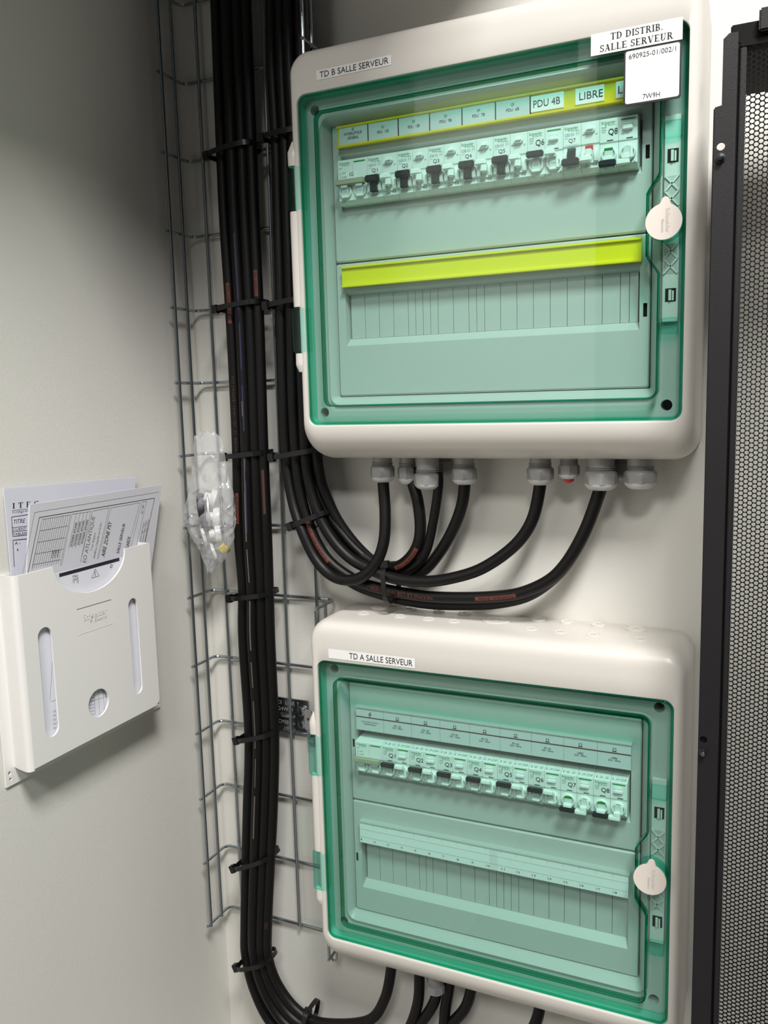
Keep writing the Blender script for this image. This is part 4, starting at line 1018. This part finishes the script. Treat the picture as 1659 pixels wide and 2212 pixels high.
# back: report in a clear sleeve
A = [V((-.2990, -.3560, -.1170)), V((-.3010, -.1460, -.1250)), V((-.3010, -.1660, -.2900)), V((-.2990, -.3560, -.2900))]
mb = paper(A, PAPER)
def onplane(px, py, Q, lift=.00012):
    n = (Q[1] - Q[0]).cross(Q[3] - Q[0]).normalized()
    if n.x < 0: n = -n
    r = FWD + RGT * ((px - 829.5) / FPX) - UPV * ((py - 1106.0) / FPX)
    return CAM + r * ((Q[0] + n * lift - CAM).dot(n) / r.dot(n))
def onA(px, py): return onplane(px, py, A)
def words(mb, s, p0, p1, hpx, mt, fn, sf=False, slant=0.0):
    a = fn(*p0); b = fn(*p1); X = (b - a).normalized(); Y = (fn(p0[0], p0[1] - hpx) - a); h = Y.length; Y.normalize()
    if sf: serif(mb, s, a, X, Y, (b - a).length, h, mt)
    else: text(mb, s, a, X, Y, (b - a).length, h, mt, slant)
words(mb, 'I T E C', (27, 1099), (84, 1093), 12, INK, onA, True); words(mb, 'Int\u00e9gration', (27, 1111), (76, 1105), 7, GINK, onA)
words(mb, 'TITRE', (28, 1132), (53, 1129), 9, INK, onA, False, .25); words(mb, 'CLIENT', (28, 1147), (56, 1144), 5, INK, onA); words(mb, 'TABLEAU', (28, 1157), (62, 1153), 5, INK, onA)
words(mb, 'A -', (32, 1177), (44, 1176), 7, INK, onA); words(mb, '1', (37, 1190), (39, 1190), 5, INK, onA)
for a, b, wd in (((26, 1103), (80, 1097), .0004), ((25, 1117), (85, 1108), .0007), ((25, 1117), (28, 1159), .0007), ((28, 1159), (85, 1152), .0007), ((25, 1140), (85, 1134), .0005), ((26, 1149), (85, 1143), .0005), ((28, 1167), (60, 1164), .0008), ((28, 1167), (31, 1225), .0008)):
    line(mb, onA(*a), onA(*b), (1, 0, 0), wd, INK)
o = mb.build('report', None, A[3]); tag(o, 'report headed ITEC at the back of the document holder', 'document')
mb = MB(); B2 = [q + V((.0022, 0, 0)) for q in A]; B2[0] += V((0, -.004, .002)); B2[1] += V((0, .003, .002)); B2[2] += V((0, .003, 0)); B2[3] += V((0, -.004, 0))
mb.add(B2, [[0, 1, 2, 3]], SLEEVE); 
mb.build('plastic_sleeve', o, A[3])
# front: folded wiring drawing
F = [atx(65, 1090, -.2860), atx(350, 1047, -.2890), V((-.2890, -.1300, -.3950)), V((-.2860, -.3480, -.4150))]
F[2] = F[1] + V((0, -.075, -.250)); F[3] = F[0] + V((0, -.040, -.250))
mb = paper(F, PAPG, .0025)
nF = (F[1] - F[0]).cross(F[3] - F[0]).normalized()
if nF.x < 0: nF = -nF
def onF(px, py): return onplane(px, py, F)
def ln(a, b, wd=.0003, mt=INK): line(mb, onF(*a), onF(*b), nF, wd, mt)
ln((75, 1107), (343, 1063)); ln((75, 1107), (48, 1245)); ln((85, 1118), (334, 1076), .0007); ln((85, 1118), (60, 1240), .0007); ln((334, 1076), (312, 1178), .0007)
for x0, y0, x1, y1, dxb in ((91, 1122, 152, 1112, -22), (155, 1111, 196, 1105, -22), (200, 1104, 236, 1097, -26), (240, 1097, 302, 1086, -28), (306, 1085, 317, 1083, -26)):
    ln((x0, y0), (x1, y1)); ln((x0, y0), (x0 + dxb, y0 + 110)); ln((x1, y1), (x1 + dxb, y1 + 110))
for k in range(13): ln((91 + 4.7 * k, 1122 - .8 * k), (69 + 4.7 * k, 1228 - .8 * k), .0003)
for k, y in enumerate((1147, 1172, 1197, 1220)): ln((86 - 5 * k, y), (146 - 5 * k, y - 11), .0003)
for k in range(4): ln((165 + 8 * k, 1110 - 1.5 * k), (148 + 8 * k, 1185 - 1.5 * k), .0003)
def vert(s, p0, p1, wpx, mt=INK):
    """words running up the sheet from p0 to p1"""
    a = onF(*p0); b = onF(*p1); X = (b - a).normalized(); q = onF(p0[0] - wpx, p0[1]); Y = q - a; Y = (Y - X * Y.dot(X)); h = Y.length; Y.normalize()
    text(mb, s, a, X, Y, (b - a).length, h, mt)
vert('EO ATLANTIQUE', (187, 1216), (207, 1117), 9, GINK); vert('7 rue Amp\u00e8re', (200, 1190), (208, 1152), 5, GINK); vert('44240 La Chapelle-sur-Erdre', (206, 1207), (221, 1130), 5, GINK)
vert('AIRE ZONE PSY', (226, 1203), (242, 1128), 8, INK); vert('SALLE SERVEUR', (257, 1196), (271, 1132), 6, INK); vert('GARDE', (277, 1185), (282, 1160), 6, INK); vert('01 / 04', (309, 1110), (312, 1092), 5, GINK)
for k in range(4): vert('DOSSIER AFFAIRE', (155 + 8 * k, 1181 - 2 * k), (167 + 8 * k, 1129 - 2 * k), 4, INK)
for k in range(3): vert('Version Page Date', (303 + 6 * k, 1178 - 2 * k), (313 + 5 * k, 1130 - 4 * k), 4, GINK)
for k in range(3): vert('17.05', (114 + 6 * k, 1205 - k), (117 + 6 * k, 1190 - k), 4, INK)
o = mb.build('wiring_drawing', None, F[3]); tag(o, 'folded wiring drawing reading ATLANTIQUE in the document holder', 'document')
# leaflet nearest the front
G = [H(.3420, -.2170, .0305), H(.1760, -.2195, .0300), H(.1800, -.4180, .0300), H(.3650, -.4180, .0305)]
mb = paper(G, PAPER)
def onG(px, py): return onplane(px, py, G)
line(mb, onG(128, 1243), onG(258, 1208), (1, 0, 0), .0042, DRK)
z = [onG(198, 1249), onG(214, 1244), onG(206, 1229)]
for a, b in zip(z, z[1:] + z[:1]): line(mb, a, b, (1, 0, 0), .0005, INK)
line(mb, onG(205, 1233), onG(206, 1245), (1, 0, 0), .0008, INK)
words(mb, 'IP65', (157, 1248), (168, 1246), 5, INK, onG)
for a, b in (((158, 1258), (158, 1251)), ((158, 1251), (169, 1248)), ((169, 1248), (169, 1260)), ((160, 1260), (161, 1253)), ((161, 1253), (167, 1252)), ((167, 1252), (167, 1260))): line(mb, onG(*a), onG(*b), (1, 0, 0), .0005, INK)
words(mb, '0', (238, 1228), (243, 1226), 8, INK, onG)
words(mb, '0', (114, 1371), (118, 1370), 9, INK, onG)
for a, b in (((113, 1375), (114, 1420)), ((114, 1420), (108, 1512)), ((110, 1516), (128, 1509)), ((190, 1500), (230, 1488)), ((197, 1515), (232, 1504)), ((203, 1488), (206, 1545)), ((212, 1485), (216, 1545)), ((222, 1484), (226, 1540))): line(mb, onG(*a), onG(*b), (1, 0, 0), .0004, GINK)
for k in range(6): line(mb, onG(192, 1510 + 7 * k), onG(204, 1507 + 7 * k), (1, 0, 0), .0004, GINK)
for k in range(5): words(mb, 'IG Q1', (115, 1540 + 9 * k), (130, 1536 + 9 * k), 5, GINK, onG)
o = mb.build('leaflet', None, G[3]); tag(o, 'white leaflet with dark band behind the front of the document holder', 'document')

# ------------------------------------------------------------------ server rack at the right
RD = .2
rk = thing('server_rack', 'black server rack with perforated panel at the right edge', 'server rack', (.60, -.15, -1.6)); ro = rk.location.copy()
Wk = lambda u, w_, d: V((u, -d, w_))
zT = .2608; zB = -1.59
mb = MB()
hl = [circle(.3981, .1714, .0034, 16), circle(.3963, -.3578, .0034, 16)]
mb.plate([(.3905, zB), (.4090, zB), (.4096, zT), (.4026, zT), (.3980, zT - .004), (.3980, .2045), (.3925, .2035)], hl, Wk, RD, RD - .0025, RACK)
mb.add([Wk(*q, RD - .0026) for q in circle(.3963, -.3578, .0036, 16)], [list(range(16))], RACKD)
mb.box((.3915, -RD + .0025, zB), (.3935, -RD + .020, .2030), RACK)
mb.build('corner_post', rk, ro)
mb = MB(); mb.box((.4085, -RD + .004, zB), (.4125, -RD + .03, zT - .002), RACKD); mb.build('post_channel', rk, ro)
mb = MB(); mb.box((.4117, -RD, zB), (.4164, -RD + .012, .2485), RACK, .0008); mb.box((.4117, -RD, .2485), (.80, -RD + .012, .2530), RACKD); mb.build('panel_frame', rk, ro)
# perforated panel: hexagonal cells, each with a round hole
mb = MB(); pitch = .00425; R_ = .00183; cw_ = pitch * .8660; seg = 12
vs = []; fs = []
ncol = 46; z = .2480
for ci in range(ncol):
    xc = .4163 + cw_ * (ci + .55); nrow = 222
    for ri in range(nrow):
        zc = .2465 - pitch * (ri + (.5 if ci % 2 else 0)); b = len(vs)
        for i in range(seg):
            t = 2 * math.pi * i / seg
            vs.append((xc + R_ * math.cos(t), -RD + .003, zc + R_ * math.sin(t)))
        for i in range(seg):
            t = 2 * math.pi * i / seg; k = math.cos(math.pi / 6) / math.cos(((t + math.pi / 6) % (math.pi / 3)) - math.pi / 6 if False else ((t - math.pi / 6) % (math.pi / 3)) - math.pi / 6 + 0.0)
            rr = pitch / 2 / math.cos(((t - math.pi / 2 + math.pi / 6) % (math.pi / 3)) - math.pi / 6)
            vs.append((xc + rr * math.cos(t), -RD + .003, zc + rr * math.sin(t)))
        for i in range(seg):
            vs.append((xc + R_ * math.cos(2 * math.pi * i / seg), -RD + .0040, zc + R_ * math.sin(2 * math.pi * i / seg)))
        for i in range(seg):
            k = (i + 1) % seg
            fs.append([b + i, b + k, b + seg + k, b + seg + i]); fs.append([b + i, b + k, b + 2 * seg + k, b + 2 * seg + i])
mb.add(vs, fs, RACKD)
mb.build('perforated_panel', rk, ro, autosmooth=0)
mb = MB(); mb.box((.4164 + cw_ * ncol, -RD, zB), (.80, -RD + .012, .2530), RACK); mb.box((.4164, -RD + .003, zB), (.4164 + cw_ * ncol, -RD + .004, .2465 - pitch * 222), RACK); mb.build('solid_panel', rk, ro)
mb = MB(); mb.box((.4035, -RD + .0035, .2520), (.80, -.06, .2680), RACKD, .001); mb.build('roof', rk, ro)
mb = MB(); mb.box((.4250, -RD - .006, .2560), (.80, -RD + .004, .2740), RACK, .0015); mb.build('roof_bracket', rk, ro)
for x, z, mt in ((.3980, .1615, BLKP), (.3960, -.3700, STEEL)):
    mb = MB(); mb.lathe((x, -RD, z), (0, -1, 0), [(0, .0042), (.0012, .0042), (.0014, .0030), (.005, .0026), (.0054, .001)], BLKP, 14)
    if mt is STEEL: mb.lathe((x + .0005, -RD - .005, z), (0, -1, 0), [(0, .0022), (.001, .0016)], STEEL, 10)
    mb.build('screw', rk, ro)
